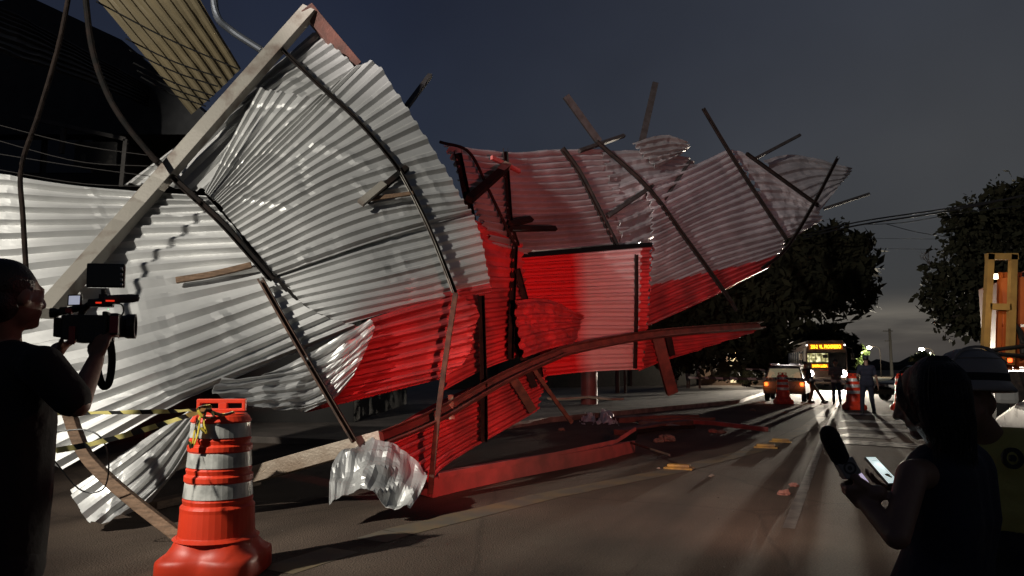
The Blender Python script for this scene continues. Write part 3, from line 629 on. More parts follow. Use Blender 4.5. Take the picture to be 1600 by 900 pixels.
def foot(B, an, f, s=1.0, r=.042):
    f = Vector(f).normalized(); an = Vector(an); z0 = Vector((an.x, an.y, .045 * s)) if an.z < .2 else an - Vector((0, 0, .05))
    B.cap(an, z0 - f * .03 * s, r * s, .042 * s); B.cap(z0 - f * .03 * s, z0 + f * .13 * s - Vector((0, 0, .012)), .042 * s, .034 * s); B.cap(z0 + f * .13 * s - Vector((0, 0, .012)), z0 + f * .17 * s - Vector((0, 0, .014)), .036 * s, .028 * s)
def walker(label, base, face, H=1.73, look=None, feet=((-.10, 0), (.10, 0)), hands=None, top=blackcloth, legs=denim, sleeves=.5, hat=None, shorts=False, bag=False, group=None, lean=0., voxel=.018, hairm=haircol):
    """a whole standing or walking figure; feet and hands are (side, ahead[, height]) in metres"""
    s = H / 1.75; base = Vector(base); M = frame(face); q = lambda x, y, z: base + M @ Vector((x, y + lean * z, z)) * s
    f = Vector(face).normalized(); lk = Vector(look).normalized() if look else f
    hands = hands or ((-.24, .06, .80), (.24, .06, .80))
    B = Body(); C = Body(); T = Body(); S = []; Hh = Body()
    B.chain([q(0, -.01, 1.46), q(0, .005, 1.56)], [.06 * s, .055 * s]); head(B, q(0, .025, 1.635), lk, s=s)
    for Z, rr in ((B, 0), (C, .014)):
        Z.cap(q(-.12, 0, 1.36), q(.12, 0, 1.36), (.098 + rr) * s, (.098 + rr) * s); Z.cap(q(-.08, .01, 1.22), q(.08, .01, 1.22), (.112 + rr) * s, (.112 + rr) * s)
        Z.cap(q(-.07, .01, 1.05), q(.07, .01, 1.05), (.105 + rr) * s, (.105 + rr) * s); Z.cap(q(-.08, 0, .94), q(.08, 0, .94), (.112 + rr) * s, (.112 + rr) * s)
    C.cap(q(-.09, 0, .90), q(.09, 0, .90), .124 * s, .124 * s)
    for i, sx in enumerate((-1, 1)):
        sh = q(sx * .185, 0, 1.40); hd = q(*hands[i]); mid_ = (sh + hd) / 2; L_ = (hd - sh).length
        bend = math.sqrt(max(0, (.29 * s) ** 2 - (min(L_, .575 * s) / 2) ** 2)); el = mid_ + (M @ Vector((sx * .35, -.8, -.35))).normalized() * bend
        B.chain([sh, el, hd], [.052 * s, .041 * s, .028 * s]); hand(B, hd, (hd - el).normalized(), -M.col[0] * sx, f, .45, s)
        e2 = sh + (el - sh) * min(1, sleeves * 2)
        C.chain([sh, e2], [.066 * s, .056 * s])
        if sleeves > .5: C.cap(el, el + (hd - el) * (sleeves * 2 - 1), .056 * s, .042 * s)
        hp = q(sx * .09, 0, .92); fx, fy = feet[i]; an = q(fx, fy, .09); an.z = .09 * s; m_ = (hp + an) / 2; L_ = (an - hp).length
        bd_ = math.sqrt(max(0, (.425 * s) ** 2 - (min(L_, .845 * s) / 2) ** 2)); kn = m_ + f * max(bd_, .015)
        B.chain([hp, kn, an], [.085 * s, .056 * s, .040 * s]); foot(B, an, f, s)
        if shorts: T.chain([hp, hp + (kn - hp) * .9], [.105 * s, .085 * s])
        else: T.chain([hp, kn, an], [.100 * s, .072 * s, .058 * s])
        S.append(Body()); foot(S[-1], an, f, s * 1.0, .05)
        S[-1].cap(Vector((an.x, an.y, .03)) - f * .05, Vector((an.x, an.y, .03)) + f * .16, .05 * s, .044 * s)
    T.cap(q(-.06, 0, .93), q(.06, 0, .93), .118 * s, .118 * s)
    Mh = frame(lk); hq = lambda x, y, z: q(0, .025, 1.635) + Mh @ Vector((x, y, z)) * s
    Hh.ball(hq(0, -.025, .038), (.086 * s, .098 * s, .092 * s), Mh, .06, 3)
    o = B.fuse('person', skin, None, voxel, 2, base); tag(o, label, 'person', group)
    C.fuse('shirt', top, o, voxel, 2); T.fuse('trousers', legs, o, voxel, 2); [b_.fuse('shoe', shoe, o, voxel, 1) for b_ in S]
    (Hh if not hat else Hh).fuse('hair', hairm, o, voxel, 1)
    if hat:
        K = Body(); K.ball(hq(0, -.012, .075), (.094 * s, .106 * s, .06 * s), Mh); K.cap(hq(-.04, .09, .075), hq(.04, .09, .075), .02 * s, .02 * s); K.cap(hq(0, .10, .07), hq(0, .15, .062), .035 * s, .028 * s); K.fuse('cap', hat, o, voxel, 1)
    return o
away = RD; toward = -RD
walker('policeman in dark uniform and cap standing with his back turned beside a striped barrel', G(1357, 646), (.25, 1, 0), 1.80, look=(.5, 1, 0), hands=((-.22, .16, 1.02), (.30, -.02, .82)), top=navy, legs=navy, sleeves=.35, hat=navy, feet=((-.17, 0), (.17, .04)))
walker('person in jeans standing between the bus headlights looking at the road', G(1308, 631), toward, 1.72, hands=((-.12, .24, 1.1), (.12, .24, 1.12)), top=greycloth, legs=denim, sleeves=.9, feet=((-.12, 0), (.12, .03)))
walker('person in brown trousers striding to the right behind the small car', G(1276, 629), (1, .1, 0), 1.66, lean=-.28, hands=((-.2, .25, .95), (.2, -.2, .9)), top=blackcloth, legs=mat('brown_cloth', (.10, .075, .05), .85), sleeves=.9, feet=((-.05, .36), (.05, -.30)))
walker('bystander in white shirt standing on the pavement with arms folded forward', G(1093, 607, .12) + Vector((0, 0, .12)), (.8, -.5, 0), 1.70, hands=((-.08, .28, 1.12), (.16, .28, 1.08)), top=whitecloth, legs=mat('khaki', (.2, .16, .1), .85), sleeves=.3, shorts=True)
walker('bystander in dark jacket standing left of the one in white shirt', G(1075, 607, .12) + Vector((0, 0, .12)), (.6, -.8, 0), 1.68, hands=((-.2, .1, .85), (.12, .22, 1.1)), top=blackcloth, legs=greycloth, sleeves=.9, shorts=True)
walker('bystander in black top half hidden behind the leaning brown leg', G(1055, 606, .12) + Vector((0, 0, .12)), (.3, -.9, 0), 1.62, top=blackcloth, legs=greycloth, sleeves=.4)

# ---- cameraman
base = P(8, 700, 2.72); base.z = 0
B = Body(); C = Body(); T = Body(); S = []; Hh = Body()
hc = P(20, 464, 2.70); Ff = Vector((.42, .90, .0)); Mh = head(B, hc, Ff, s=1.04)
nb = P(2, 545, 2.74); B.chain([nb, hc + Vector((-.03, -.01, -.06))], [.068, .06])
shR, elR, wrR = P(66, 572, 2.60), P(120, 632, 2.62), P(150, 562, 2.86)
shL, elL, wrL = P(-70, 575, 2.95), P(-10, 640, 3.15), P(92, 545, 3.02)
che, wai, hip = P(4, 640, 2.76), P(2, 780, 2.76), P(-8, 880, 2.76); X_ = Vector((.8, -.55, 0)).normalized()
for Z, rr in ((B, 0), (C, .02)):
    Z.cap(che - X_ * .1 + Vector((0, 0, .12)), che + X_ * .1 + Vector((0, 0, .12)), .11 + rr, .11 + rr); Z.cap(che - X_ * .09 - Vector((0, 0, .05)), che + X_ * .09 - Vector((0, 0, .05)), .125 + rr, .125 + rr)
    for k_ in (-1, 0, 1):
        Z.chain([che + X_ * .10 * k_ + Vector((0, 0, .1)), che + X_ * .085 * k_ - Vector((0, 0, .08)), wai + X_ * .06 * k_, hip + X_ * .055 * k_], [.115 + rr, .125 + rr, .118 + rr, .118 + rr])
    Z.cap(nb - Vector((0, 0, .03)), shR, .07 + rr * .4, .055 + rr * .5); Z.cap(nb - Vector((0, 0, .03)), shL, .07 + rr * .4, .055 + rr * .5)
for sh_, el_, wr_ in ((shR, elR, wrR), (shL, elL, wrL)):
    B.chain([sh_, el_, wr_], [.055, .046, .030]); C.cap(sh_, sh_ + (el_ - sh_) * .85, .076, .066)
hand(B, wrR, (.1, .25, 1), (.3, 1, .2), (-1, .2, 0), .55, 1.05); hand(B, wrL, (.9, -.1, .5), (0, -.3, 1), (0, -1, .2), .5, 1.05)
for sx, fx in ((-1, -.16), (1, .13)):
    hp = hip + X_ * .09 * sx - Vector((0, 0, .06)); an = Vector((base.x, base.y, .09)) + X_ * fx; kn = (hp + an) / 2 + Vector((.02, .02, 0))
    B.chain([hp, kn, an], [.09, .058, .042]); foot(B, an, Ff); T.chain([hp, kn, an], [.11, .078, .062]); S.append(Body()); foot(S[-1], an, Ff, 1.05, .05)
T.cap(hip - X_ * .07, hip + X_ * .07, .136, .136)
cman = B.fuse('person', skin, None, .010, 3, base); tag(cman, 'cameraman in black shirt shouldering a video camera at the left edge', 'person')
C.fuse('shirt', blackcloth, cman, .014, 3); T.fuse('trousers', blackcloth, cman, .016, 2); [b_.fuse('shoe', shoe, cman, .014, 1) for b_ in S]
q = lambda x, y, z: hc + Mh @ Vector((x, y, z)) * 1.04
Hh.ball(q(0, -.03, .04), (.088, .102, .098), Mh, .05, 2); Hh.ball(q(0, -.05, -.02), (.08, .07, .08), Mh); Hh.fuse('hair', haircol, cman, .010, 1)

# ---- his video camera
vc = thing('video_camera', 'black video camera with raised monitor, handle and red lit side held by the cameraman', 'video camera', P(140, 520, 2.95))
redp = mat('red_lit_plastic', (.22, .02, .02), .4)  # red light on the camera put into the plastic's colour
cr_ = Vector((.94, .34, .02)).normalized(); MC = frame(cr_); D0 = 2.92
def CB(mbx, x, y, size, mi=0, dd=0., bev=.006): mbx.box(P(x, y, D0 + dd), size, MC, mi, bev)
mb = MB(); CB(mb, 138, 512, (.11, .17, .095)); CB(mb, 108, 512, (.10, .09, .075)); CB(mb, 150, 528, (.09, .12, .04)); mb.build('body', black, vc)
mb = MB(); mb.lathe([(.001, 0), (.042, 0), (.045, .03), (.045, .09), (.05, .10), (.05, .13), (.04, .13), (.036, .10), (.001, .095)], 20, c=P(156, 510, 2.97), axis=cr_); mb.build('lens', black, vc)
mb = MB(); CB(mb, 181, 507, (.09, .03, .085)); CB(mb, 166, 507, (.08, .02, .10)); mb.build('lens_hood', black, vc)
mb = MB(); CB(mb, 178, 507, (.004, .03, .065), 0, -.07, .001); mb.build('red_glow_side_plate', redp, vc); mb = MB(); CB(mb, 112, 524, (.004, .022, .07), 0, -.075, .001); mb.build('red_glow_side_plate', redp, vc)
mb = MB(); mb.tube(smooth_path([P(124, 500, D0), P(132, 482, D0), P(146, 473, D0), P(165, 470, D0), P(176, 473, D0)], 14), .013, 10); mb.tube([P(92, 488, D0), P(132, 480, D0)], .014, 10); CB(mb, 158, 474, (.04, .09, .03)); mb.build('handle', black, vc)
mb = MB(); CB(mb, 104, 486, (.045, .045, .03)); mb.lathe([(.001, 0), (.012, 0), (.020, .012), (.020, .03), (.001, .03)], 14, c=P(92, 489, D0), axis=-cr_); mb.build('viewfinder', black, vc); mb = MB(); CB(mb, 108, 486, (.048, .02, .022), 0, -.02); mb.build('viewfinder_red_glow', redp, vc)
mb = MB(); mb.lathe([(.001, 0), (.014, .003), (.017, .02), (.017, .10), (.013, .12), (.001, .125)], 16, c=P(163, 468, D0 - .04), axis=cr_ + Vector((0, 0, .06))); mb.build('microphone', mat('grey_foam', (.08, .08, .08), .9, bump=.4, bscale=200), vc)
mb = MB(); CB(mb, 166, 431, (.03, .135, .096)); mb.build('monitor', glossblack, vc)
mb = MB(); mb.tube([P(162, 472, D0), P(162, 452, D0)], .010, 8); mb.box(P(162, 464, D0), (.03, .03, .02), MC); mb.build('monitor_arm', black, vc)
mb = MB()
for y in (420, 429, 437, 445): mb.lathe([(.001, 0), (.006, 0), (.006, .008), (.001, .008)], 8, c=P(188, y, D0 - .02), axis=cr_)
mb.build('monitor_knob', mat('bare_metal', (.5, .5, .5), .3, .9), vc)
mb = MB(); mb.box(P(117, 469, D0 - .05), (.060, .012, .044), frame((-.25, -1, 0)), 0, .003); sc = mb.build('side_screen', black, vc)
mb = MB(); mb.box(P(116, 469, D0 - .0575), (.050, .002, .034), frame((-.25, -1, 0))); mb.build('display', mat('lit_display', (.55, .58, .72), .4, 0, (.8, .8, .85), 30, emit=.55), sc)
mb = MB(); mb.box(P(169, 483, D0 - .05), (.008, .003, .004), MC); mb.build('lamp', mat('green_lamp', (.1, .8, .3), .4, emit=1.2), vc)
for x, y, w_ in ((154, 473, .02), (172, 470, .03)):
    mb = MB(); mb.box(P(x, y, D0 - .06), (.003, w_, .006), MC); mb.build('lamp', mat('red_lamp', (.8, .03, .01), .4, emit=.9), vc)
mb = MB(); a_ = smooth_path([P(150, 540, D0 - .03), P(152, 575, D0 - .03), P(160, 602, D0 - .03), P(170, 598, D0 - .02), P(175, 565, D0), P(172, 535, D0), P(165, 520, D0)], 30); mb.beam(a_, .030, .003, up=Vector((0, -1, 0))); mb.build('strap', blackcloth, vc)
mb = MB(); mb.tube(smooth_path([P(176, 474, D0), P(190, 476, D0), P(193, 487, D0), P(186, 498, D0)], 14), .003, 6); mb.build('cable', black, vc)

# ---- reporter
base = P(1480, 800, 2.30); base.z = 0
B = Body(); C = Body(); Hh = Body()
hc = P(1452, 624, 2.27); Ff = Vector((-.78, .52, -.34)).normalized(); Uf = Vector((-.28, .1, .95)); Mh = head(B, hc, Ff, Uf, .94)
nb = P(1490, 712, 2.31); B.chain([nb, hc + Mh @ Vector((0, -.02, -.07))], [.055, .05])
che, wai, hip = P(1487, 775, 2.31), P(1482, 870, 2.32), P(1463, 960, 2.32); X_ = Vector((.45, .9, 0)).normalized()
X_ = Vector((.75, .65, 0)).normalized()
shL, elL, wrL = P(1425, 742, 2.17), P(1401, 838, 2.08), P(1350, 782, 2.20)
shR, elR, wrR = P(1528, 738, 2.42), P(1500, 850, 2.55), P(1418, 770, 2.48)
for Z, rr in ((B, 0), (C, .012)):
    for k_ in (-1, 0, 1): Z.chain([che + X_ * .085 * k_ + Vector((0, 0, .07)), che + X_ * .08 * k_ - Vector((0, 0, .06)), wai + X_ * .065 * k_, hip + X_ * .085 * k_], [.088 + rr, .095 + rr, .092 + rr, .12 + rr])
    wk = 1 if rr == 0 else .6
    for sh_ in (shL, shR): Z.cap(nb - Vector((0, 0, .05)), nb + (sh_ - nb) * wk - Vector((0, 0, .03)) * (1 - wk), .052 + rr, .044 + rr)
    Z.cap(che + Vector((-.06, .05, -.02)), che + Vector((-.05, .0, -.03)), .06 + rr, .07 + rr)
B.chain([shL, elL, wrL], [.044, .036, .025]); B.chain([shR, elR, wrR], [.044, .036, .025])
ma = (P(1296, 682, 2.21) - P(1338, 768, 2.23)).normalized()                  # microphone axis
mcen = P(1329, 752, 2.225)
fw_ = Vector((-.75, .55, .05)); fw_ = (fw_ - ma * fw_.dot(ma)).normalized(); pl_ = Vector((.55, .85, 0)); pl_ = (pl_ - ma * pl_.dot(ma)); pl_ = (pl_ - fw_ * pl_.dot(fw_)).normalized()
hw0 = mcen - ma * .035 - fw_ * .072 - pl_ * .028
hand(B, hw0, fw_, pl_, ma, 1.0, .95)
hand(B, wrR, (-.9, .1, .25), (.1, 0, 1), (.2, -.9, .1), .30, .95)
B.cap(wrL, hw0, .025, .024)
for sx in (-1, 1):
    hp = hip + X_ * .08 * sx - Vector((0, 0, .05)); an = Vector((base.x, base.y, .09)) + X_ * .1 * sx; kn = (hp + an) / 2
    B.chain([hp, kn, an], [.09, .056, .038]); foot(B, an, Ff * Vector((1, 1, 0)), .92); C.chain([hp, kn + Vector((0, 0, .05))], [.115, .10])
rep = B.fuse('person', skin, None, .0065, 3, base); tag(rep, 'reporter with dark shoulder length hair and dark sleeveless dress reading a lit phone', 'person')
C.fuse('dress', navy, rep, .012, 3)
hw = P(1464, 613, 2.24)
Hh.ball(hw, (.086, .092, .112)); Hh.ball(hw + Vector((.005, -.005, -.06)), (.080, .080, .10)); Hh.ball(hw + Vector((.014, -.015, -.125)), (.066, .055, .07))
Hh.fuse('hair', haircol, rep, .008, 2)
mb = MB(); rg = random.Random(4)
for i in range(330):
    a = rg.uniform(0, 6.283); dx, dy = math.cos(a), math.sin(a)
    if dx * Ff.x + dy * Ff.y > .45: continue
    k_ = rg.uniform(.98, 1.05); e_ = rg.uniform(-.015, .015)
    mb.tube(smooth_path([hw + Vector((dx * .03, dy * .03, .108)), hw + Vector((dx * .078 * k_, dy * .084 * k_, .05)), hw + Vector((dx * .087 * k_, dy * .092 * k_, -.03)), hw + Vector((.008 + dx * .080 * k_, dy * .08 * k_ - .01, -.11)), hw + Vector((.014 + dx * .072 + e_, dy * .06 - .015 + e_, -.185 + rg.uniform(-.03, .03)))], 11), .0018, 4, r2=.0007)
q = lambda x, y, z: hc + Mh @ Vector((x, y, z)) * .94
for i in range(30):
    z = rg.uniform(-.012, .012); mb.tube(smooth_path([q(-.03, .04, .11), q(-.062 + z, .066 + z, .05), q(-.070 + z, .062 + z, -.03), q(-.070 + 2 * z, .045 + z, -.11 + 2 * z)], 9), .0015, 4, r2=.0006)
mb.build('hair_strand', haircol, rep)
# microphone
mc = thing('microphone', 'black foam microphone with a cube bearing a ring emblem in the reporter\'s hand', 'microphone', mcen)
MM = frame(ma, (1, .3, 0))
fo = MB(); pr = [(.001, 0), (.022, .002), (.0265, .015), (.028, .05), (.0275, .085), (.022, .105), (.012, .115), (.001, .118)]; fo.lathe(pr, 24, c=P(1316, 722, 2.222), axis=ma); fo.build('foam', mat('black_foam', (.008, .008, .008), .95, bump=.6, bscale=300), mc, smooth=True)
ccen = P(1324, 731, 2.223); RQ = frame((-.15, -1, .1), ma)
mb = MB(); mb.box(ccen, (.050, .050, .052), RQ, 0, .005); fl = mb.build('cube', mat('grey_flag', (.22, .21, .20), .5), mc)
for M_, yy in ((RQ, .0258),):
    mb = MB()
    def ring(r0, r1, n=28):
        vs = []; 
        for i in range(n):
            a = 2 * math.pi * i / n; vs += [ccen + RQ @ Vector((r0 * math.cos(a), yy, r0 * math.sin(a))), ccen + RQ @ Vector((r1 * math.cos(a), yy, r1 * math.sin(a)))]
        mb.add(vs, [(2 * i, 2 * i + 1, (2 * i + 3) % (2 * n), (2 * i + 2) % (2 * n)) for i in range(n)])
    ring(.0125, .018); ring(.0004, .0065); mb.build('emblem', mat('dark_emblem', (.02, .02, .022), .5), fl)
mb = MB(); mb.tube([ccen - ma * .02, ccen - ma * .17], .0125, 14, r2=.010); mb.build('handle', black, mc)
# phones
c4 = [P(1351, 713, 2.54), P(1367, 713, 2.56), P(1407, 755, 2.40), P(1389, 757, 2.38)]
nn = (c4[1] - c4[0]).cross(c4[3] - c4[0]).normalized(); nn = nn if nn.z > 0 else -nn
ph = thing('phone', 'phone with a bright white screen held flat in front of the reporter', 'phone', (c4[0] + c4[2]) / 2)
mb = MB(); mb.prism([p - nn * .009 for p in c4], nn * .009); mb.build('case', black, ph, bevel=.002)
cc = sum(c4, Vector()) / 4
sp_ = [cc + (p - cc) * .93 + nn * .0006 for p in c4]; mb = MB(); mb.add(sp_, [(0, 1, 2, 3)]); mb.build('display', mat('lit_phone_display', (.62, .74, .72), .3, 0, (.42, .52, .50), 45, emit=.85, lo=.5, hi=.7), ph)
mb = MB(); mb.add([sp_[0] + (sp_[3] - sp_[0]) * t + (sp_[1] - sp_[0]) * u + nn * .0005 for t, u in ((.14, .3), (.14, .8), (.2, .8), (.2, .3))], [(0, 1, 2, 3)]); mb.build('dark_spot', black, ph)
c4 = [P(1339, 737, 2.27), P(1344, 736, 2.28), P(1358, 754, 2.26), P(1353, 757, 2.25)]
nn = Vector((-.3, -.6, .7)).normalized(); p2 = thing('phone', 'second phone seen edge on with a thin violet lit edge beside the microphone hand', 'phone', c4[0])
mb = MB(); mb.prism([p - nn * .004 + Vector((0, .012, -.014)) for p in c4], Vector((0, -.010, .012))); mb.build('case', black, p2)
mb = MB(); mb.prism(c4, nn * .001); mb.build('display', mat('violet_display', (.6, .52, .72), .3, emit=.7), p2)
lamp('phone_light', 'POINT', P(1376, 722, 2.50), .05, (.9, .97, 1), size=.03)

# ---- firefighter
base = P(1570, 800, 3.0); base.z = 0
B = Body(); C = Body(); T = Body(); S = []
hc = P(1514, 628, 2.95); Ff = Vector((-.6, -.75, -.12)).normalized(); Mh = head(B, hc, Ff, s=1.03)
nb = P(1545, 690, 3.0); B.chain([nb, hc + Vector((.02, 0, -.07))], [.07, .06]); X_ = Vector((.75, -.6, 0)).normalized()
che, wai, hip = P(1572, 760, 3.0), P(1575, 850, 3.0), P(1575, 905, 3.0)
for Z, rr in ((B, 0), (C, .028)):
    Z.cap(che - X_ * .1 + Vector((0, 0, .06)), che + X_ * .1 + Vector((0, 0, .06)), .11 + rr, .11 + rr); Z.cap(che - X_ * .09 - Vector((0, 0, .1)), che + X_ * .09 - Vector((0, 0, .1)), .12 + rr, .12 + rr)
    Z.cap(wai - X_ * .08, wai + X_ * .08, .12 + rr, .12 + rr); Z.cap(hip - X_ * .08, hip + X_ * .08, .125 + rr, .125 + rr)
for sx in (-1, 1):
    sh_ = che + X_ * .2 * sx + Vector((0, 0, .1)); el_ = sh_ + X_ * .07 * sx + Vector((0, .03, -.28)); wr_ = el_ + Vector((-.08, -.1, -.22))
    B.chain([sh_, el_, wr_], [.055, .045, .03]); hand(B, wr_, (-.2, -.3, -1), -X_ * sx, (-.5, -.8, 0), .5); C.chain([sh_, el_, wr_ + (el_ - wr_) * .1], [.085, .07, .055])
    hp = hip + X_ * .09 * sx; an = Vector((base.x, base.y, .1)) + X_ * .13 * sx; kn = (hp + an) / 2
    B.chain([hp, kn, an], [.09, .06, .045]); foot(B, an, Ff * Vector((1, 1, 0))); T.chain([hp, kn, an], [.125, .095, .085]); S.append(Body()); foot(S[-1], an, Ff * Vector((1, 1, 0)), 1.1, .06)
ff = B.fuse('person', skin, None, .010, 3, base); tag(ff, 'firefighter in a pale helmet and yellow banded jacket standing behind the reporter', 'person')
jk = C.fuse('jacket', mat('dark_jacket', (.022, .020, .020), .85, bump=.3), ff, .014, 3); T.fuse('trousers', blackcloth, ff, .016, 2); [b_.fuse('boot', shoe, ff, .014, 1) for b_ in S]
V = Body(); 
for z_, r_ in ((.09, .147), (.0, .150), (-.08, .157)): V.cap(che - X_ * .10 + Vector((0, 0, z_)), che + X_ * .10 + Vector((0, 0, z_)), r_, r_)
V.fuse('vest', mat('yellow_vest', (.50, .45, .12), .8, 0, (.40, .36, .10), 5, bump=.3), ff, .014, 3)
ec = P(1582, 716, 2.83); mb = MB(); rq = frame((-.05, -1, .05)); n = 26
for r0, r1 in ((.024, .040), (.0005, .013)):
    vs = []
    for i in range(n):
        a = 2 * math.pi * i / n; vs += [ec + rq @ Vector((r * math.cos(a), 0, r * math.sin(a))) for r in (r0, r1)]
    mb.add(vs, [(2 * i, 2 * i + 1, (2 * i + 3) % (2 * n), (2 * i + 2) % (2 * n)) for i in range(n)])
mb.build('emblem', black, ff, solid=.01)
hm = P(1517, 596, 2.95); mb = MB(); hp_ = [(.148, -.040), (.152, -.034), (.134, -.008), (.129, .0), (.126, .035), (.115, .075), (.085, .108), (.045, .125), (.001, .13)]
mb.lathe(hp_, 32, c=hm, axis=(.03, .05, 1)); he = mb.build('helmet', mat('pale_helmet', (.26, .235, .215), .45, 0, bump=.05), ff, smooth=True, solid=.004)
mb = MB(); mb.lathe([(.130, .0), (.1325, .002), (.1300, .030), (.127, .030)], 32, c=hm, axis=(.03, .05, 1)); mb.build('band', blackcloth, he)
mb = MB(); mb.lathe([(.104, -.005), (.108, 0), (.104, .005)], 24, c=hm + Vector((0, 0, .088)), axis=(.03, .05, 1)); mb.sweep(smooth_path([hm + Vector((-.12, -.06, .05)), hm + Vector((-.06, -.05, .12)), hm + Vector((.03, -.05, .132)), hm + Vector((.11, -.05, .07))], 14), [(-.006, -.004), (.006, -.004), (.006, .006), (-.006, .006)]); mb.build('crest', MATS['pale_helmet'], he)
# ================================================================== TRAFFIC BARRELS AND TAPE
orange = mat('orange_plastic', (.72, .048, .015), .45, 0, (.36, .035, .014), 3.5, bump=.06, bscale=12, detail=12, lo=.48, hi=.76)
refl = mat('reflective_band', (.62, .62, .58), .35, .15, (.30, .30, .28), 7, detail=9, lo=.42, hi=.62)
def make_barrel(name, label, loc, group, s=1.0):
    t = thing(name, label, 'traffic barrel', loc, group); z0 = Vector(loc)
    body = MB()
    pr = [(.235, .30), (.228, .34)]
    tiers = [(.215, .47), (.200, .70), (.190, .91)]
    prof = [(.262, .262), (.232, .285), (.224, .45), (.226, .475), (.214, .492)]
    for r, z in tiers: prof += [(r * 1.0 + .012, z - .0), (r + .012, z + .028)] if False else []
    # three stacked cups, each with a rim, a recessed band and a lower ring
    for i, (zb, rb, rt) in enumerate(((.492, .212, .203), (.70, .199, .192), (.905, .188, .182))):
        h = .205
        prof += [(rb - .004, zb + .004), (rb + .002, zb + .035), (rb - .006, zb + .042), (rt - .003, zb + h - .05), (rt + .006, zb + h - .044), (rt + .006, zb + h - .008), (rt - .004, zb + h)]
    prof += [(.176, 1.118), (.02, 1.135), (.001, 1.135)]
    body.lathe([(r * s * (1.11 if z < 1.1 else 1), z * s) for r, z in prof], 40, c=z0); body.build('body', orange, t, smooth=False, bevel=.003)
    for i, (zb, rb, rt) in enumerate(((.492, .212, .203), (.70, .199, .192), (.905, .188, .182))):
        b = MB(); h = .205; b.lathe([((rb - .004) * s * 1.11, (zb + .050) * s), ((rb - .0005) * s * 1.11, (zb + .052) * s), ((rt - .0) * s * 1.11, (zb + h - .056) * s), ((rt - .004) * s * 1.11, (zb + h - .053) * s)], 40, c=z0); b.build('reflective_band', refl, t)
    # square foot with sunk folds
    f = MB(); n = 40; vs = []; lv = [(.318, 0), (.330, .015), (.328, .12), (.325, .145), (.308, .163), (.285, .185), (.268, .225), (.258, .285)]
    for r, z in lv:
        sq = 1 - max(0, (z - .15) / .135) * .85
        for i in range(n):
            a = 2 * math.pi * i / n + .4; c_, s_ = math.cos(a), math.sin(a); q = 1 / (abs(c_) ** 6 + abs(s_) ** 6) ** (1 / 6); q = 1 + (q - 1) * sq
            w = 1 - .10 * sq * (z > .03) * max(0, math.cos(a * 4)) ** 3
            vs.append(z0 + Vector((c_ * r * q * w, s_ * r * q * w, z)) * 1 if s == 1 else z0 + Vector((c_ * r * q * w * s, s_ * r * q * w * s, z * s)))
    fs = [(k * n + i, k * n + (i + 1) % n, (k + 1) * n + (i + 1) % n, (k + 1) * n + i) for k in range(len(lv) - 1) for i in range(n)] + [tuple(range(n))[::-1]]
    f.add(vs, fs); f.build('foot', orange, t, smooth=True)
    # handle with two slots
    h = MB(); R = Matrix.Rotation(.1, 3, 'Z')
    for x, y, z, w, d_, e in ((0, 0, 1.142, .34, .05, .02), (0, 0, 1.205, .34, .05, .03), (-.157, 0, 1.172, .026, .05, .05), (.157, 0, 1.172, .026, .05, .05), (0.01, 0, 1.172, .06, .05, .05)):
        h.box(z0 + R @ Vector((x, y, z)) * s, (w * s, d_ * s, e * s), R, 0, .006)
    h.build('handle', orange, t)
    return t
bp = Vector((-2.095, 5.42, 0))
bp = G(336, 897)
near = make_barrel('traffic_barrel', 'large orange traffic barrel nearest the camera with yellow tape tied to its handle', bp, 'orange traffic barrels')
bl = [('orange striped barrel standing behind the small car with lit tail lights', G(1224, 631)), ('red and white striped barrel standing beside the policeman', G(1335, 640)), ('barrel mostly hidden behind the head of the reporter', G(1412, 641))]
for lab, loc in bl:
    c = copy_tree(near); c.location = loc; c['label'] = lab
yel = mat('yellow_tape', (.85, .74, .26), .5); blk = mat('black_tape', (.02, .02, .018), .5); wht = mat('white_tape', (.6, .58, .53), .5); 
def tape(name, label, pts, w, a=yel, b=blk, seg=.09, group=None, tw=.0, tl=0, ratio=.5):
    pts = smooth_path(pts, 120); mb = MB(); acc = 0; rg = random.Random(len(label)); N = len(pts); vs = []; ms = []
    for i, p in enumerate(pts):
        t = (pts[min(i + 1, N - 1)] - pts[max(i - 1, 0)]).normalized(); tilt = tl + tw * math.sin(i * .11) + .2 * math.sin(i * .31)
        upv = Vector((0, 0, 1)) * math.cos(tilt) + t.cross(Vector((0, 0, 1))) * math.sin(tilt)
        vs += [p - upv * w / 2 + t * w * .6, p + upv * w / 2]
    L_ = [0]
    for i in range(1, N): L_.append(L_[-1] + (pts[i] - pts[i - 1]).length)
    fs = [(2 * i, 2 * i + 2, 2 * i + 3, 2 * i + 1) for i in range(N - 1)]; ms = [0 if (L_[i] / (2 * seg)) % 1 < ratio else 1 for i in range(N - 1)]
    mb.v = [tuple(v) for v in vs]; mb.f = fs; mb.m = ms
    o = mb.build(name, [a, b], loc=pts[0], solid=.0008); return tag(o, label, 'barrier tape', group)
hz = P(322, 640, bp.y - .05)
tape('barrier_tape', 'upper yellow and black tape strung level from the barrel handle to the left', [P(85, 645, 4.6), P(150, 645, 4.75), P(250, 643, 5.0), hz], .030, tw=.5, tl=-.5, ratio=.66)
tape('barrier_tape', 'lower yellow and black tape sloping from the barrel handle down to the left', [P(82, 705, 4.4), P(150, 692, 4.6), P(230, 670, 4.9), hz], .036, tw=.3, tl=-.5, ratio=.62)
mb = MB(); yb = bp.y
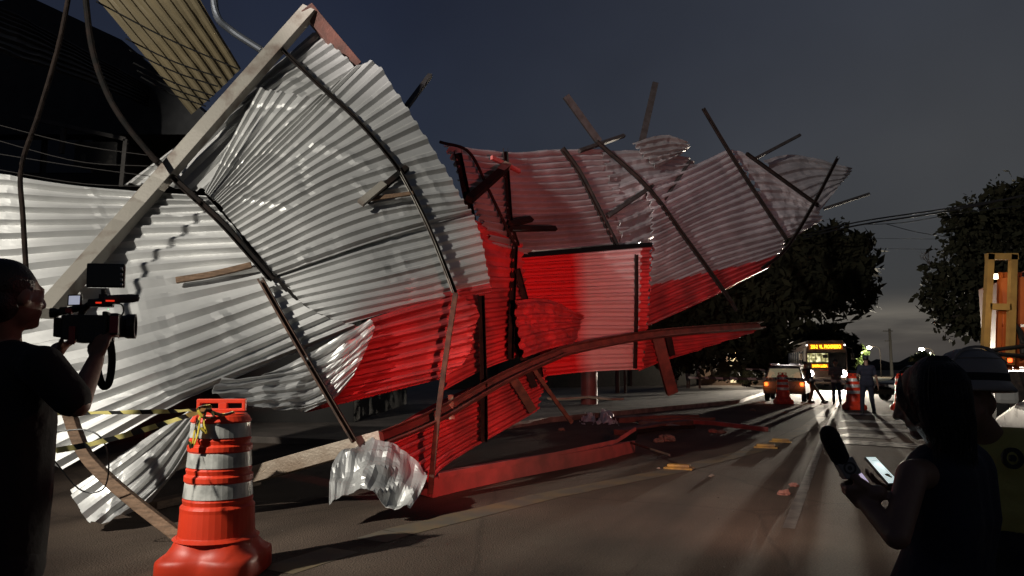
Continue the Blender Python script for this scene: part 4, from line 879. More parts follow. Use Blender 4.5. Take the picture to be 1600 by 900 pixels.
for q, w in (([(322, 640), (312, 655), (310, 675), (300, 700), (296, 690)], .03), ([(322, 640), (318, 660), (322, 678), (314, 668)], .03), ([(315, 645), (305, 670), (300, 700)], .022), ([(322, 640), (345, 648), (366, 644)], .03), ([(322, 632), (334, 650), (318, 652), (310, 638), (330, 634)], .03)):
    mb.sweep(smooth_path([P(x, y, yb - .23 - .01 * i) for i, (x, y) in enumerate(q)], 16), [(-.002, -w / 2), (.002, -w / 2), (.002, w / 2), (-.002, w / 2)], up=Vector((.6, -.5, .4)))
tag(mb.build('tape_knot', mat('knotted_tape', (.50, .38, .05), .5, 0, (.03, .025, .01), 14, lo=.48, hi=.52), loc=hz), 'knot of yellow tape with loose ends tied on the barrel handle', 'tape knot')
mb = MB(); mb.tube(smooth_path([P(82, 675, 5.7), P(135, 672, 5.7), P(162, 690, 5.7), P(170, 730, 5.8), P(160, 765, 5.9), P(125, 765, 5.9), P(85, 720, 5.8)], 40), .006, 6)
tag(mb.build('loose_wire', black, loc=P(170, 730, 5.8)), 'thin black wire looped in front of the broken post', 'wire')
tape('barrier_tape', 'striped tape stretched across the street in front of the bus', [P(1075, 590, 28.5), P(1180, 592, 26), G(1224, 631) + Vector((0, 0, 1.0)), P(1275, 594, 24.6), G(1335, 640) + Vector((0, 0, .93)), P(1400, 604, 24), P(1430, 606, 24)], .08, wht, mat('grey_tape', (.1, .09, .08), .6), .35)
tape('barrier_tape', 'upper striped tape left of the small car', [P(1165, 577, 33), P(1185, 577, 33), P(1203, 581, 32.5)], .07, wht, MATS['grey_tape'], .3)

# ================================================================== VEHICLES
tyre_m = mat('tyre_rubber', (.015, .015, .015), .85); rim_m = mat('wheel_rim', (.35, .35, .36), .35, .7); glass_m = mat('dark_car_glass', (.012, .013, .015), .06)
tail_m = mat('lit_tail_lamp', (1, .13, .02), .3, emit=3.0); white_lamp = mat('lit_headlamp', (1, .97, .9), .3, emit=30.0)
chrome = mat('bright_metal', (.6, .6, .6), .25, .9)
def car(label, loc, face, paint, name='car', Lc=3.9, Wc=1.66, Hc=1.47, lit_tail=False, suv=False, rack=False, bel=None, hood=None):
    """lower body, greenhouse, glass, wheels, lamps. +y local is the front"""
    t = thing(name, label, 'car', loc); M = frame(face); l0 = Vector(loc); h = Wc / 2
    Qv = lambda x, y, z: l0 + M @ Vector((x, y, z))
    bel = bel or (.88 if not suv else 1.0); hood = hood or (.84 if not suv else .98)
    side = [(-Lc/2 + .05, .32), (-Lc/2, .55), (-Lc/2 + .02, bel - .03), (-Lc/2 + .12, bel), (Lc/2 - 1.15, bel + .02), (Lc/2 - .35, hood - .06), (Lc/2 - .04, hood - .22), (Lc/2, .5), (Lc/2 - .06, .28)]
    b = MB(); secs = [(-h, .90, .06), (-h + .015, .97, .03), (-h + .10, 1.0, 0), (h - .10, 1.0, 0), (h - .015, .97, .03), (h, .90, .06)]; vs = []; n = len(side)
    for x, sc, dz in secs: vs += [Qv(x, y * (.97 + .03 * sc), z - dz * (z > .6) + dz * .5 * (z < .4)) for y, z in side]
    fs = [(i * n + j, i * n + (j + 1) % n, (i + 1) * n + (j + 1) % n, (i + 1) * n + j) for i in range(len(secs) - 1) for j in range(n)] + [tuple(range(n))[::-1], tuple((len(secs) - 1) * n + j for j in range(n))]
    b.add(vs, fs); b.build('body', paint, t, bevel=.03)
    r0 = -Lc/2 + (.12 if suv else .18); gh = [(r0, bel - .01), (r0 + .28, Hc - .04), (r0 + .45, Hc), (Lc/2 - 1.95, Hc), (Lc/2 - 1.78, Hc - .04), (Lc/2 - 1.05, bel - .01)]
    g = MB(); n = len(gh); vs = []
    for x, xt in ((-h + .05, .17), (h - .05, -.17)): vs += [Qv(x + xt * (z - bel) / (Hc - bel), y, z) for y, z in gh]
    g.add(vs, [tuple(range(n)), tuple(range(n, 2 * n))[::-1]] + [(j, (j + 1) % n, n + (j + 1) % n, n + j) for j in range(n)]); g.build('cabin', paint, t, bevel=.03)
    def quadpart(nm, pts, m, off):
        q = MB(); c = sum(pts, Vector()) / len(pts); nn = (pts[1] - pts[0]).cross(pts[2] - pts[0]).normalized(); cen = Qv(0, 0, 1.0); nn = nn if nn.dot(c - cen) > 0 else -nn
        q.prism([p - nn * .004 for p in pts], nn * (off + .004)); q.build(nm, m, t)
    rw = lambda z: (Wc/2 - .05 - .17 * (z - bel) / (Hc - bel)) * .9
    ry = lambda z: r0 + .28 * (z - bel + .01) / (Hc - .04 - bel + .01)
    za, zb = bel + .07, Hc - .10
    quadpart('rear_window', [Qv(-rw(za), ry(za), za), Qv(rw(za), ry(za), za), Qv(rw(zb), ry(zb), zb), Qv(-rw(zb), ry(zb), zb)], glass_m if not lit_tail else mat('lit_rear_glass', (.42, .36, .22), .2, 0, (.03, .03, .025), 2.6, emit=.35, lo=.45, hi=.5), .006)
    fy = lambda z: Lc/2 - 1.05 - .73 * (z - bel + .01) / (Hc - .04 - bel + .01)
    quadpart('windscreen', [Qv(-rw(za), fy(za), za), Qv(rw(za), fy(za), za), Qv(rw(zb), fy(zb), zb), Qv(-rw(zb), fy(zb), zb)], glass_m, .006)
    for sx in (-1, 1):
        sxw = lambda z: sx * (Wc/2 - .05 - .17 * (z - bel) / (Hc - bel))
        for ya, yb in ((r0 + .42, r0 + 1.25), (r0 + 1.32, Lc/2 - 1.42)):
            yt0, yt1 = ya + .06, min(yb, Lc/2 - 1.80 if yb > 0 else yb)
            quadpart('side_window', [Qv(sxw(za), ya, za), Qv(sxw(za), yb, za), Qv(sxw(zb), yt1, zb), Qv(sxw(zb), yt0, zb)], glass_m, .006)
        for y in (-Lc/2 + .72, Lc/2 - .75):
            w = MB(); c = Qv(sx * (h - .10), y, .30); w.lathe([(.18, -.09), (.27, -.10), (.30, -.07), (.30, .07), (.27, .10), (.18, .09)], 22, c=c, axis=M.col[0]); wo = w.build('wheel', tyre_m, t)
            w = MB(); w.lathe([(.001, .05), (.05, .06), (.15, .05), (.185, .085)] if sx > 0 else [(.001, -.05), (.05, -.06), (.15, -.05), (.185, -.085)], 18, c=c, axis=M.col[0]); w.build('rim', rim_m, wo)
        q = MB(); q.box(Qv(sx * (h - .13), -Lc/2 + .03, bel - .15), (.14, .07, .15), M, 0, .02); q.build('tail_light', tail_m if lit_tail else mat('dark_tail_lamp', (.12, .01, .01), .3), t)
        q = MB(); q.box(Qv(sx * (h - .2), Lc/2 - .05, hood - .26), (.3, .09, .13), M, 0, .03); q.build('headlight', mat('clear_lamp', (.45, .45, .43), .15), t)
        q = MB(); q.box(Qv(sx * (h + .07), Lc/2 - 1.35, bel + .05), (.14, .08, .11), M, 0, .03); q.build('mirror', paint, t)
    q = MB(); q.box(Qv(0, -Lc/2 + .005, .42), (Wc * .94, .12, .18), M, 0, .04); q.build('bumper', mat('bumper_grey', (.05, .05, .05), .6), t)
    q = MB(); q.box(Qv(0, -Lc/2 - .012, .64), (.42, .015, .13), M, 0, .003); q.build('number_plate', mat('plate_grey', (.35, .35, .34), .5), t)
    if rack:
        q = MB()
        for y in (-.6, .3): q.box(Qv(0, y, Hc + .05), (Wc * .75, .04, .04), M)
        q.box(Qv(-.5, -.2, Hc + .10), (.35, .5, .06), M, 0, .02); q.box(Qv(.35, -.5, Hc + .10), (.4, .3, .05), M, 0, .02); q.build('roof_rack', chrome, t)
    return t
greypaint = mat('grey_car_paint', (.13, .12, .11), .3, .3); darkpaint = mat('dark_car_paint', (.012, .012, .014), .22, .2); whitepaint = mat('white_car_paint', (.36, .35, .33), .3)
cl = G(1226, 628) + RD * 1.9
car('small grey hatchback seen from behind with both tail lights lit orange', cl, RD, greypaint, lit_tail=True, rack=True)
for sx in (-1, 1):
    lamp('tail_lamp_light', 'POINT', cl - RD * 2.15 + RN * .7 * sx + Vector((0, 0, .75)), 5, (1, .22, .04), size=.06)
car('dark car turned across the street behind the reporter', G(1446, 626), (-.95, -.25, 0), darkpaint, Lc=4.3, Hc=1.5)
wc = car('white car parked at the right edge behind the firefighter', Vector((3.86, 3.8, 0)), RD, whitepaint, Lc=4.8, Wc=1.8, Hc=1.58, suv=True, bel=1.2, hood=1.14)

# ---- bus
bs = G(1293, 609); bt = thing('bus', 'city bus facing the camera with amber route display and glaring headlights', 'bus', bs); M = frame((-.27, -.963, 0)); Qv = lambda x, y, z: bs + M @ Vector((x, y - 6, z))   # +y is the front
busp = mat('bus_paint', (.10, .075, .06), .4, .1, (.08, .05, .04), 2); busw = mat('bus_white', (.4, .38, .35), .4)
b = MB(); w = 1.27; sec = [(-w, .35), (-w - .01, 1.2), (-w, 2.3), (-w + .09, 2.95), (-w + .25, 3.12), (w - .25, 3.12), (w - .09, 2.95), (w, 2.3), (w + .01, 1.2), (w, .35)]
ys = [(-6, .97), (-5.9, 1), (5.75, 1), (5.93, .985), (6.0, .95)]; vs = []
for y, s in ys: vs += [Qv(x * s, y, z) for x, z in sec]
n = len(sec); fs = [(i * n + j, i * n + (j + 1) % n, (i + 1) * n + (j + 1) % n, (i + 1) * n + j) for i in range(4) for j in range(n)] + [tuple(range(n))[::-1], tuple(4 * n + j for j in range(n))]
b.add(vs, fs); b.build('body', busp, bt)
b = MB(); b.box(Qv(0, 6.015, 1.82), (2.30, .03, 1.05), M, 0, .01); ws = b.build('windscreen', glass_m, bt)
# the saloon seen through the glass: lit ceiling, handrails and seats
def busint():
    m = bpy.data.materials.new('lit_saloon'); m.use_nodes = True; t = m.node_tree; n = t.nodes; bb = n['Principled BSDF']; l = t.links.new
    c = n.new('ShaderNodeTexCoord'); z = n.new('ShaderNodeTexNoise'); z.inputs['Scale'].default_value = 5; z.inputs['Detail'].default_value = 5; l(c.outputs['Object'], z.inputs[0])
    r = ramp(t, [(.36, (.03, .03, .015)), (.5, (.36, .33, .13)), (.64, (.95, .9, .55))]); l(z.outputs[0], r.inputs[0]); l(r.outputs[0], bb.inputs['Emission Color']); bb.inputs['Emission Strength'].default_value = 1.2
    bb.inputs['Base Color'].default_value = (.05, .05, .04, 1); return m
b = MB(); b.box(Qv(.50, 6.034, 2.02), (1.22, .012, .55), M); b.build('lit_interior', busint(), bt)
b = MB(); 
for x in (1.0, .62, .3, .05): b.box(Qv(x, 6.046, 2.0), (.03, .01, .56), M)
b.box(Qv(.5, 6.046, 2.2), (1.2, .01, .03), M); b.box(Qv(.05, 6.046, 2.1), (.3, .012, .2), M); b.build('handrail', black, bt)
amber = mat('amber_led', (1, .55, .02), .4, emit=4.5); amberbg = mat('amber_glow_panel', (.30, .075, .005), .5, emit=.75)
b = MB(); b.box(Qv(0, 6.03, 2.72), (2.0, .05, .36), M, 0, .01); b.build('display', amberbg, bt)
b = MB(); b.box(Qv(.40, 6.045, 1.50), (1.0, .03, .26), M, 0, .01); b.build('display', amberbg, bt)
def text(name, s, c, width, height, M_, m, parent):
    cu = bpy.data.curves.new(name, 'FONT'); cu.body = s; cu.align_x = 'CENTER'; cu.align_y = 'CENTER'; cu.extrude = .004; cu.offset = .012
    o = bpy.data.objects.new(name, cu); COL.objects.link(o); dg = bpy.context.evaluated_depsgraph_get(); me = bpy.data.meshes.new_from_object(o.evaluated_get(dg)); bpy.data.objects.remove(o)
    xs = [v.co.x for v in me.vertices]; yz = [v.co.y for v in me.vertices]; kx = width / (max(xs) - min(xs)); ky = height / (max(yz) - min(yz)); cx = (max(xs) + min(xs)) / 2; cy = (max(yz) + min(yz)) / 2
    l = wloc(parent); 
    for v in me.vertices: v.co = c + M_ @ Vector((-(v.co.x - cx) * kx, v.co.z * 1.0, (v.co.y - cy) * ky)) - l
    me.name = name; me.materials.clear(); me.materials.append(m); n = bpy.data.objects.new(name, me); COL.objects.link(n); n.parent = parent
text('route_text', '230-2  VL. PROGRESSO', Qv(0, 6.06, 2.72), 1.78, .23, M, amber, bt); text('route_text', 'SANTA LUZIA', Qv(.40, 6.066, 1.50), .88, .17, M, amber, bt)
for sx in (-1, 1):
    b = MB(); b.lathe([(.001, 0), (.20, 0), (.21, .04), (.001, .06)], 20, c=Qv(sx * .98, 5.99, 1.02), axis=M.col[1]); b.build('headlight', white_lamp, bt)
    b = MB(); b.box(Qv(sx * 1.12, 6.02, 2.82), (.09, .05, .09), M, 0, .01); b.build('marker_light', mat('marker_lamp', (1, .92, .85), .3, emit=4), bt)
    b = MB(); b.tube([Qv(sx * 1.2, 5.9, 2.7), Qv(sx * 1.5, 6.2, 2.6), Qv(sx * 1.52, 6.25, 2.3)], .025, 8); b.box(Qv(sx * 1.52, 6.25, 2.1), (.2, .1, .42), M, 0, .04); b.build('mirror', busw if sx > 0 else black, bt)
    lamp('bus_headlight_beam', 'SPOT', Qv(sx * .98, 6.15, 1.02), 17000, (1, .89, .72), Qv(sx * .98 + .3 * sx, 16, .35), .06, 80, .6)
b = MB(); b.box(Qv(0, 6.03, .62), (2.5, .14, .34), M, 0, .05); b.build('bumper', busw, bt)
b = MB(); b.box(Qv(0, 6.03, 1.22), (.8, .03, .06), M); b.build('badge', mat('red_bar', (.5, .06, .03), .4), bt)
for i in range(7):
    b = MB(); b.box(Qv(1.275, 4.6 - i * 1.45, 2.0), (.02, 1.25, .95), M, 0, .01); b.build('side_window', glass_m, bt)
    b = MB(); b.box(Qv(1.288, 3.9 - i * 1.45, 2.0), (.02, .07, 1.0), M); b.build('window_post', busw, bt)
b = MB(); b.box(Qv(1.30, 1.0, 1.42), (.02, 9, .16), M); b.box(Qv(1.16, 1.0, 3.02), (.06, 9.8, .05), M); b.build('side_trim', busw, bt)
for sx in (-1, 1):
    for y in (3.6, -3.2):
        b = MB(); b.lathe([(.25, -.14), (.46, -.15), (.5, -.1), (.5, .1), (.46, .15), (.25, .14)], 22, c=Qv(sx * 1.12, y, .5), axis=M.col[0]); wo = b.build('wheel', tyre_m, bt)
        b = MB(); b.lathe([(.001, .08), (.1, .1), (.25, .12)] if sx > 0 else [(.001, -.08), (.1, -.1), (.25, -.12)], 16, c=Qv(sx * 1.12, y, .5), axis=M.col[0]); b.build('rim', rim_m, wo)

# ---- orange truck with ladder frame at right
tl = Vector((10.6, 16.2, 0)); tk = thing('utility_truck', 'orange utility truck with a tall yellow frame behind it, at the right edge', 'truck', tl)
om = mat('orange_truck_paint', (.52, .13, .025), .45, 0, (.40, .09, .02), 3, bump=.05); ym = mat('yellow_frame_paint', (.42, .26, .08), .5, 0, (.32, .19, .06), 5)
MT = frame((.35, .94, 0)); dt = 14.0
b = MB(); b.box(P(1672, 505, dt + 2.2), (2.5, 4.2, 2.0), MT, 0, .03); b.build('body', om, tk)
b = MB()
for x in (1563, 1572, 1581, 1592): b.beam([P(x, 426, dt + .1), P(x - 4, 578, dt + .05)], .07, .07, up=Vector((0, -1, 0)))
b.build('corner_post', om, tk)
b = MB(); b.beam([P(1556, 428, dt + .12), P(1640, 430, dt + .6)], .06, .08); b.beam([P(1582, 498, dt), P(1640, 502, dt + .4)], .06, .1); b.build('rail', mat('dark_rail', (.04, .03, .025), .6), tk)
b = MB(); fr = lambda a, c: b.beam([P(a[0], a[1], dt - .1), P(c[0], c[1], dt - .1)], .12, .10, up=Vector((0, -1, 0)))
fr((1547, 397), (1539, 548)); fr((1583, 398), (1578, 570)); fr((1541, 401), (1589, 401)); fr((1545, 479), (1578, 480)); b.build('ladder_frame', ym, tk)
b = MB(); b.box(P(1592, 470, dt - .02), (.6, .04, .9), MT, 0, .01); b.box(P(1594, 542, dt - .02), (.62, .04, .75), MT, 0, .01); b.build('locker_door', om, tk)
b = MB(); b.tube(smooth_path([P(1586, 508, dt - .1), P(1596, 525, dt - .1), P(1598, 560, dt - .1)], 10), .05, 8); b.build('hose', black, tk)
b = MB(); b.box(P(1556, 432, dt - .06), (.07, .05, .10), MT, 0, .01); b.build('work_lamp', mat('lit_work_lamp', (1, .85, .6), .3, emit=5), tk)
b = MB(); b.box(P(1578, 563, dt - .15), (.07, .04, .07), MT, 0, .01); b.build('tail_light', mat('lit_red_lamp', (1, .10, .02), .3, emit=4), tk)
b = MB(); b.box(P(1680, 570, dt + 2.2), (2.3, 5.6, .3), MT); b.build('chassis', black, tk)
for x, y in ((-1.0, -1.2), (1.0, -1.2), (-1.0, 2.2), (1.0, 2.2)):
    c = tl + Vector((0, 0, 0)); c = Vector((P(1680, 570, dt + 2.2).x, dt + 2.2, 0)) + MT @ Vector((x, y, .48)); b = MB(); b.lathe([(.2, -.13), (.45, -.14), (.48, -.1), (.48, .1), (.45, .14), (.2, .13)], 20, c=c, axis=MT.col[0]); b.build('wheel', tyre_m, tk)
lamp('truck_work_light', 'POINT', P(1567, 470, dt - 1.1), 17, (1, .72, .42), size=.08)
b = MB(); b.tube([P(1545, 548, 13.5), P(1640, 536, 13.6)], .04, 8); b.tube([P(1545, 552, 13.5), P(1640, 560, 13.6)], .04, 8); b.build('roof_bar', black, tk)

# ================================================================== STREET FURNITURE, POLES, CABLES
c0 = G(921, 637); t = thing('column', 'thick dark red column standing on the kerb under the boxed red panel', 'column', c0)
b = MB(); b.lathe([(.36, 0), (.36, .03), (.30, .05), (.29, 4.2), (.001, 4.2)], 28, c=c0); b.build('shaft', mat('dark_red_paint', (.16, .035, .03), .5, 0, (.10, .03, .026), 3, bump=.1), t)
def sheetpile(label, corners, m, seed):
    b = MB(); 
    for i in range(4):
        z = .14 + i * .07; q = [Vector((p.x + RNG.uniform(-.2, .2), p.y + RNG.uniform(-.2, .2), z + RNG.uniform(0, .05))) for p in corners]; b.prism(q, (0, 0, .04))
    return tag(b.build('sheet_pile', m, loc=corners[0]), label, 'sheet pile')
cm = mat('cream_sheet', (.38, .30, .22), .6, 0, (.26, .2, .15), 3)
b = MB(); z0 = G(866, 624)
for i in range(4): b.beam([G(863, 625 - i * .7, .14 + .1 * i), G(920, 623 - i, .16 + .1 * i), G(962 + i, 625 - i * .5, .14 + .10 * i)], .5, .05, up=Vector((0, 0, 1)))
tag(b.build('sheet_pile', cm, loc=z0), 'cream sheets lying on the pavement behind the red column', 'sheet pile')
pw = thing('fence', 'dark fence along the pavement behind the wreck', 'fence', G(930, 612))
b = MB(); a_, e_ = G(700, 612), G(1150, 603); dd = (e_ - a_).normalized()
b.beam([a_ + Vector((0, 0, 1.6)), e_ + Vector((0, 0, 1.6))], .1, 3.2, up=Vector((0, 0, 1))); b.build('panel', mat('dark_fence', (.02, .018, .016), .8), pw)
for i in range(8):
    p = a_ + (e_ - a_) * (i / 7) + Vector((0, -.12, 0)); b = MB(); b.box(p + Vector((0, 0, 1.7)), (.16, .1, 3.4)); b.build('post', mat('fence_post', (.06, .05, .04), .8), pw)
for x, lab in ((977, 'thin dark post standing left of the far strip'), (965, 'square dark post standing beside the thin post')):
    p = G(x, 614, .12); b = MB(); b.tube([p, p + Vector((0, 0, 3.2))], .07 if x > 970 else .12, 8); tag(b.build('post', mat('fence_post', (.06, .05, .04), .8), loc=p), lab, 'post')
up_ = G(1393, 587); up_ = Vector((P(1393, 573, 120).x, 120, 0)); t = thing('utility_pole', 'concrete utility pole with crossarms far down the street', 'utility pole', up_)
con = mat('pole_concrete', (.22, .2, .18), .8)
b = MB(); b.tube([up_, up_ + Vector((0, 0, 7.6))], .26, 10, r2=.18); b.build('shaft', con, t)
for z, w in ((7.2, 1.6), (5.6, 1.1)):
    b = MB(); b.box(up_ + Vector((-.4, -.2, z)), (w, .12, .14)); b.build('crossarm', con, t)
led = mat('street_lamp_glow', (1, .93, .72), .4, emit=40)
for i, (x, y, d_, lab, pwr) in enumerate(((1358, 543, 105, 'lit street lamp shining on the small green tree beside the bus', 900), (1440, 546, 95, 'lit street lamp glowing just above the head of the reporter', 900))):
    p = P(x, y, d_); b0 = Vector((p.x + 1.5, p.y, 0)); t = thing('street_lamp', lab, 'street lamp', b0, 'lit street lamps')
    b = MB(); b.tube(smooth_path([b0, Vector((b0.x, b0.y, p.z - .6)), Vector((b0.x - .5, b0.y, p.z + .1)), Vector((p.x, p.y, p.z + .12))], 14), .05, 8); b.build('pole', darksteel, t)
    b = MB(); b.blob(p, (.34, .3, .2), seg=14); b.build('lamp_head', led, t)
    lamp('street_lamp_light', 'POINT', p - Vector((.3, .8, .3)), pwr * 2.5, (1, .92, .68), size=.25)
for i, (pts, r) in enumerate((([(1255, 372, 33), (1340, 352, 30), (1480, 330, 26), (1640, 297, 22)], .035), ([(1255, 368, 33), (1340, 347, 30), (1480, 326, 26), (1640, 300, 22)], .03), ([(1340, 351, 30), (1410, 348, 28), (1500, 333, 26), (1640, 316, 22)], .014), ([(1385, 350, 29), (1430, 362, 28), (1490, 372, 27)], .014), ([(1350, 372, 34), (1420, 373, 33), (1500, 374, 32)], .008), ([(1350, 388, 36), (1420, 389, 35), (1500, 390, 34)], .008))):
    q = smooth_path([P(*p) for p in pts], 16); b = MB(); b.tube(q, r, 6)
    tag(b.build('cable', black, loc=q[0]), ('heavy overhead cable', 'upper heavy overhead cable', 'thin cable just under the heavy pair', 'short cable drooping towards the right tree', 'faint wire below the overhead cables', 'lowest faint wire between the trees')[i] + ' crossing the sky at right', 'cable', 'overhead cables at right')

sp0 = Vector((P(1145, 573, 54).x, 54, 0)); t = thing('building', 'small dark building with a lit doorway behind the plants and bystanders', 'building', sp0)
b = MB(); b.box(sp0 + Vector((0, 1.5, 1.9)), (4.6, 3, 3.8)); b.build('wall', mat('dim_brown_wall', (.12, .075, .05), .85, 0, (.07, .045, .03), 2), t)
b = MB(); b.box(sp0 + Vector((0, -.1, 3.3)), (4.8, .8, .12)); b.build('awning', mat('pale_awning', (.3, .24, .2), .8), t)
b = MB(); b.box(sp0 + Vector((.05, -.02, 1.5)), (.5, .06, 2.4)); b.build('lit_doorway', mat('lit_doorway_panel', (.9, .75, .45), .5, 0, (.12, .08, .03), 3, emit=.8, lo=.45, hi=.55), t)
b = MB(); b.box(sp0 + Vector((-.9, -.02, 1.6)), (.5, .05, 1.4)); b.build('window', glass_m, t)
lamp('doorway_light', 'POINT', sp0 + Vector((-.2, -2.2, 2.6)), 500, (1, .86, .66), size=.15)
# ================================================================== DEBRIS
for i, (x0, y0, x1, y1, w, h, m, lab) in enumerate((
        (962, 656, 1086, 652, .5, .14, brownsteel, 'broad brown plank lying flat farthest up in the debris on the road'), (1000, 660, 1115, 655, .16, .10, brownsteel, 'narrow brown plank behind the red tipped bar'),
        (968, 676, 1075, 660, .30, .12, brownsteel, 'brown plank slanting up from the crumpled foil'), (1050, 657, 1198, 671, .10, .10, redsteel, 'long red bar lying across the other planks'), (1003, 661, 1060, 668, .2, .08, creamsteel, 'short grey plank in the middle of the debris'), (990, 675, 1085, 667, .08, .08, darksteel, 'dark bar lying in front of the planks'))):
    a_, e_ = G(x0, y0, .06), G(x1, y1, .09); b = MB(); b.beam([a_, (a_ + e_) / 2 + Vector((0, 0, .03)), e_], w, h, up=Vector((0, 0, 1)))
    tag(b.build('plank', m, loc=a_, bevel=.01), lab, 'plank', 'planks on the road')
FCC = Field([(900, 650, 21.5), (968, 650, 21.5), (898, 684, 18.3), (970, 684, 18.0), (935, 660, 20.5)])
o = sheet('crumpled_sheet', FCC, [[(915, 652), (905, 668), (897, 682)], [(928, 656), (925, 670), (922, 684)], [(932, 670), (935, 676), (934, 682)], [(942, 650), (955, 664), (960, 682)], [(958, 655), (966, 670), (972, 684)]], 5, [silver], None, amp=.05, M=20, crump=.16, seed=81, group=5, tone=(1.25, 1.3), loc=G(935, 684))
tag(o, 'small crumpled piece of shiny sheet standing on the road near the planks', 'metal sheet')
ymk = mat('yellow_marker_plastic', (.42, .22, .03), .6, 0, (.2, .1, .03), 6)
for (x, y, lab) in ((1061, 733, 'yellow road marker nearest the red box beam'), (1197, 700, 'yellow road marker second along the road line'), (1220, 691, 'yellow road marker farthest up the road line')):
    p = G(x, y); b = MB(); R = frame(RD)
    b.prism([p + R @ Vector(v) for v in ((-.20, -.10, .004), (.20, -.10, .004), (.20, .10, .004), (-.20, .10, .004))], (0, 0, .025)); b.box(p + Vector((0, 0, .045)), (.32, .13, .05), R, 0, .02)
    tag(b.build('road_marker', ymk, loc=p), lab, 'road marker', 'yellow road markers')
stone = mat('rubble', (.20, .15, .12), .9, bump=.4); brick = mat('brick_rubble', (.30, .13, .10), .9, bump=.4)
for i, (x, y, r, m, lab) in enumerate(((1226, 773, .075, brick, 'reddish brick lump alone on the near road'), (1240, 760, .06, brick, 'smaller brick lump just behind the reddish one'), (1043, 689, .16, stone, 'grey flat stone in front of the planks'), (1028, 691, .1, stone, 'dark stone left of the grey flat stone'),
        (1114, 676, .11, brick, 'brick lump beside the end of the planks'), (1128, 677, .10, stone, 'grey lump beside the brick lump near the planks'), (877, 673, .08, stone, 'pale stone left of the crumpled foil'), (1176, 642, .1, stone, 'pale scrap far up the road'), (973, 626, .14, stone, 'pale scrap beside the cream sheets'),
        (1112, 745, .04, stone, 'small grey chip near the yellow marker'), (1029, 733, .03, stone, 'tiny chip left of the yellow marker'))):
    p = G(x, y); p.z = r * .3; b = MB(); b.blob(p, (r, r * .8, r * .5), seg=9, rings=6, jit=.55, seed=i * 3.1); tag(b.build('rubble', m, loc=p), lab, 'rubble', 'lumps of rubble on the road')
b = MB(); rg = random.Random(9)
for i in range(260):
    x = rg.uniform(380, 1150); y = 690 + 200 * rg.random() ** 1.4; p = G(x, y); r = rg.uniform(.003, .010); p.z = r * .3
    b.blob(p, (r, r * .8, r * .6), seg=5, rings=3, jit=.4, seed=i)
tag(b.build('grit', mat('dark_grit', (.10, .08, .065), .9)), 'grit scattered over the road', 'grit', kind='stuff')

# ================================================================== TREES
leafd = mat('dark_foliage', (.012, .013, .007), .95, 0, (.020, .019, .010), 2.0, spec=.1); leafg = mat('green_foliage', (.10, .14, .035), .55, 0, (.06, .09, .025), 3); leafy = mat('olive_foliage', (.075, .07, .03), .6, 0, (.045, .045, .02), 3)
bark = mat('bark', (.055, .04, .03), .9, 0, (.03, .022, .018), 8, bump=.5)
def leaves(name, clumps, n, size, m, parent, droop=0., seed=0, long=1.6):
    rg = np.random.RandomState(seed); w = np.array([c[3] ** 2 for c in clumps]); w /= w.sum(); idx = rg.choice(len(clumps), n, p=w); C_ = np.array([c[:3] for c in clumps])[idx]; Rr = np.array([c[3] for c in clumps])[idx]
    d = rg.normal(size=(n, 3)); d /= np.linalg.norm(d, axis=1, keepdims=True); rad = Rr * (.35 + .7 * rg.rand(n) ** .6) * (1 + .42 * np.sin(7 * d[:, 0] + idx) * np.cos(5 * d[:, 2] + idx * 2) + .2 * np.sin(15 * d[:, 0] + 9 * d[:, 2]))
    p = C_ + d * rad[:, None] * np.array([1, 1, .8]); p[:, 2] -= droop * rg.rand(n) * Rr
    a = rg.normal(size=(n, 3)); a[:, 2] -= droop * 1.5; a /= np.linalg.norm(a, axis=1, keepdims=True); b_ = np.cross(a, rg.normal(size=(n, 3))); b_ /= np.linalg.norm(b_, axis=1, keepdims=True)
    s = (size * (.4 + 1.1 * rg.rand(n) ** 1.5))[:, None]; v = np.stack([p - b_ * s * .5, p + a * s * long * .5 - b_ * s * .0, p + b_ * s * .5, p - a * s * long * .5], 1).reshape(-1, 3)
    v = v - np.array(wloc(parent)); me = bpy.data.meshes.new(name); me.from_pydata(v.tolist(), [], np.arange(4 * n).reshape(-1, 4).tolist()); me.materials.append(m)
    o = bpy.data.objects.new(name, me); COL.objects.link(o); o.parent = parent; return o
def tree(label, base, clumps, n, size, m, tr=.22, droop=0, seed=0, name='tree', group=None, long=1.6):
    t = thing(name, label, 'tree', base, group); base = Vector(base); cen = sum((Vector(c[:3]) for c in clumps), Vector()) / len(clumps)
    leaves('crown', clumps, n, size, m, t, droop, seed, long)
    b = MB(); fork = base + (cen - base) * .55; fork.x = base.x + (cen.x - base.x) * .3; fork.y = base.y + (cen.y - base.y) * .3
    b.tube(smooth_path([base, base + (fork - base) * .5 + Vector((.06, 0, 0)), fork], 10), tr, 10, r2=tr * .7)
    for c in clumps: b.tube(smooth_path([fork - Vector((0, 0, .2)), (fork + Vector(c[:3])) / 2 + Vector((0, 0, .15)), Vector(c[:3])], 7), tr * .45, 6, r2=.02)
    b.build('trunk', bark, t); return t
def cl(lst, d): return [(*P(x, y, d + (q[0] if q else 0)), r * (d) / F) for x, y, r, *q in lst]
tree('big dark drooping tree behind the right end of the wreck', G(1165, 606), cl([(1110, 450, 55), (1170, 430, 60), (1230, 400, 60), (1290, 375, 42), (1325, 400, 38), (1335, 440, 30, -1), (1290, 440, 55), (1225, 452, 55), (1180, 500, 55), (1100, 510, 50), (1190, 530, 30), (1345, 375, 16), (1350, 420, 14), (1060, 500, 45)], 36), 17000, .24, leafd, .3, .4, 1, long=2.6)
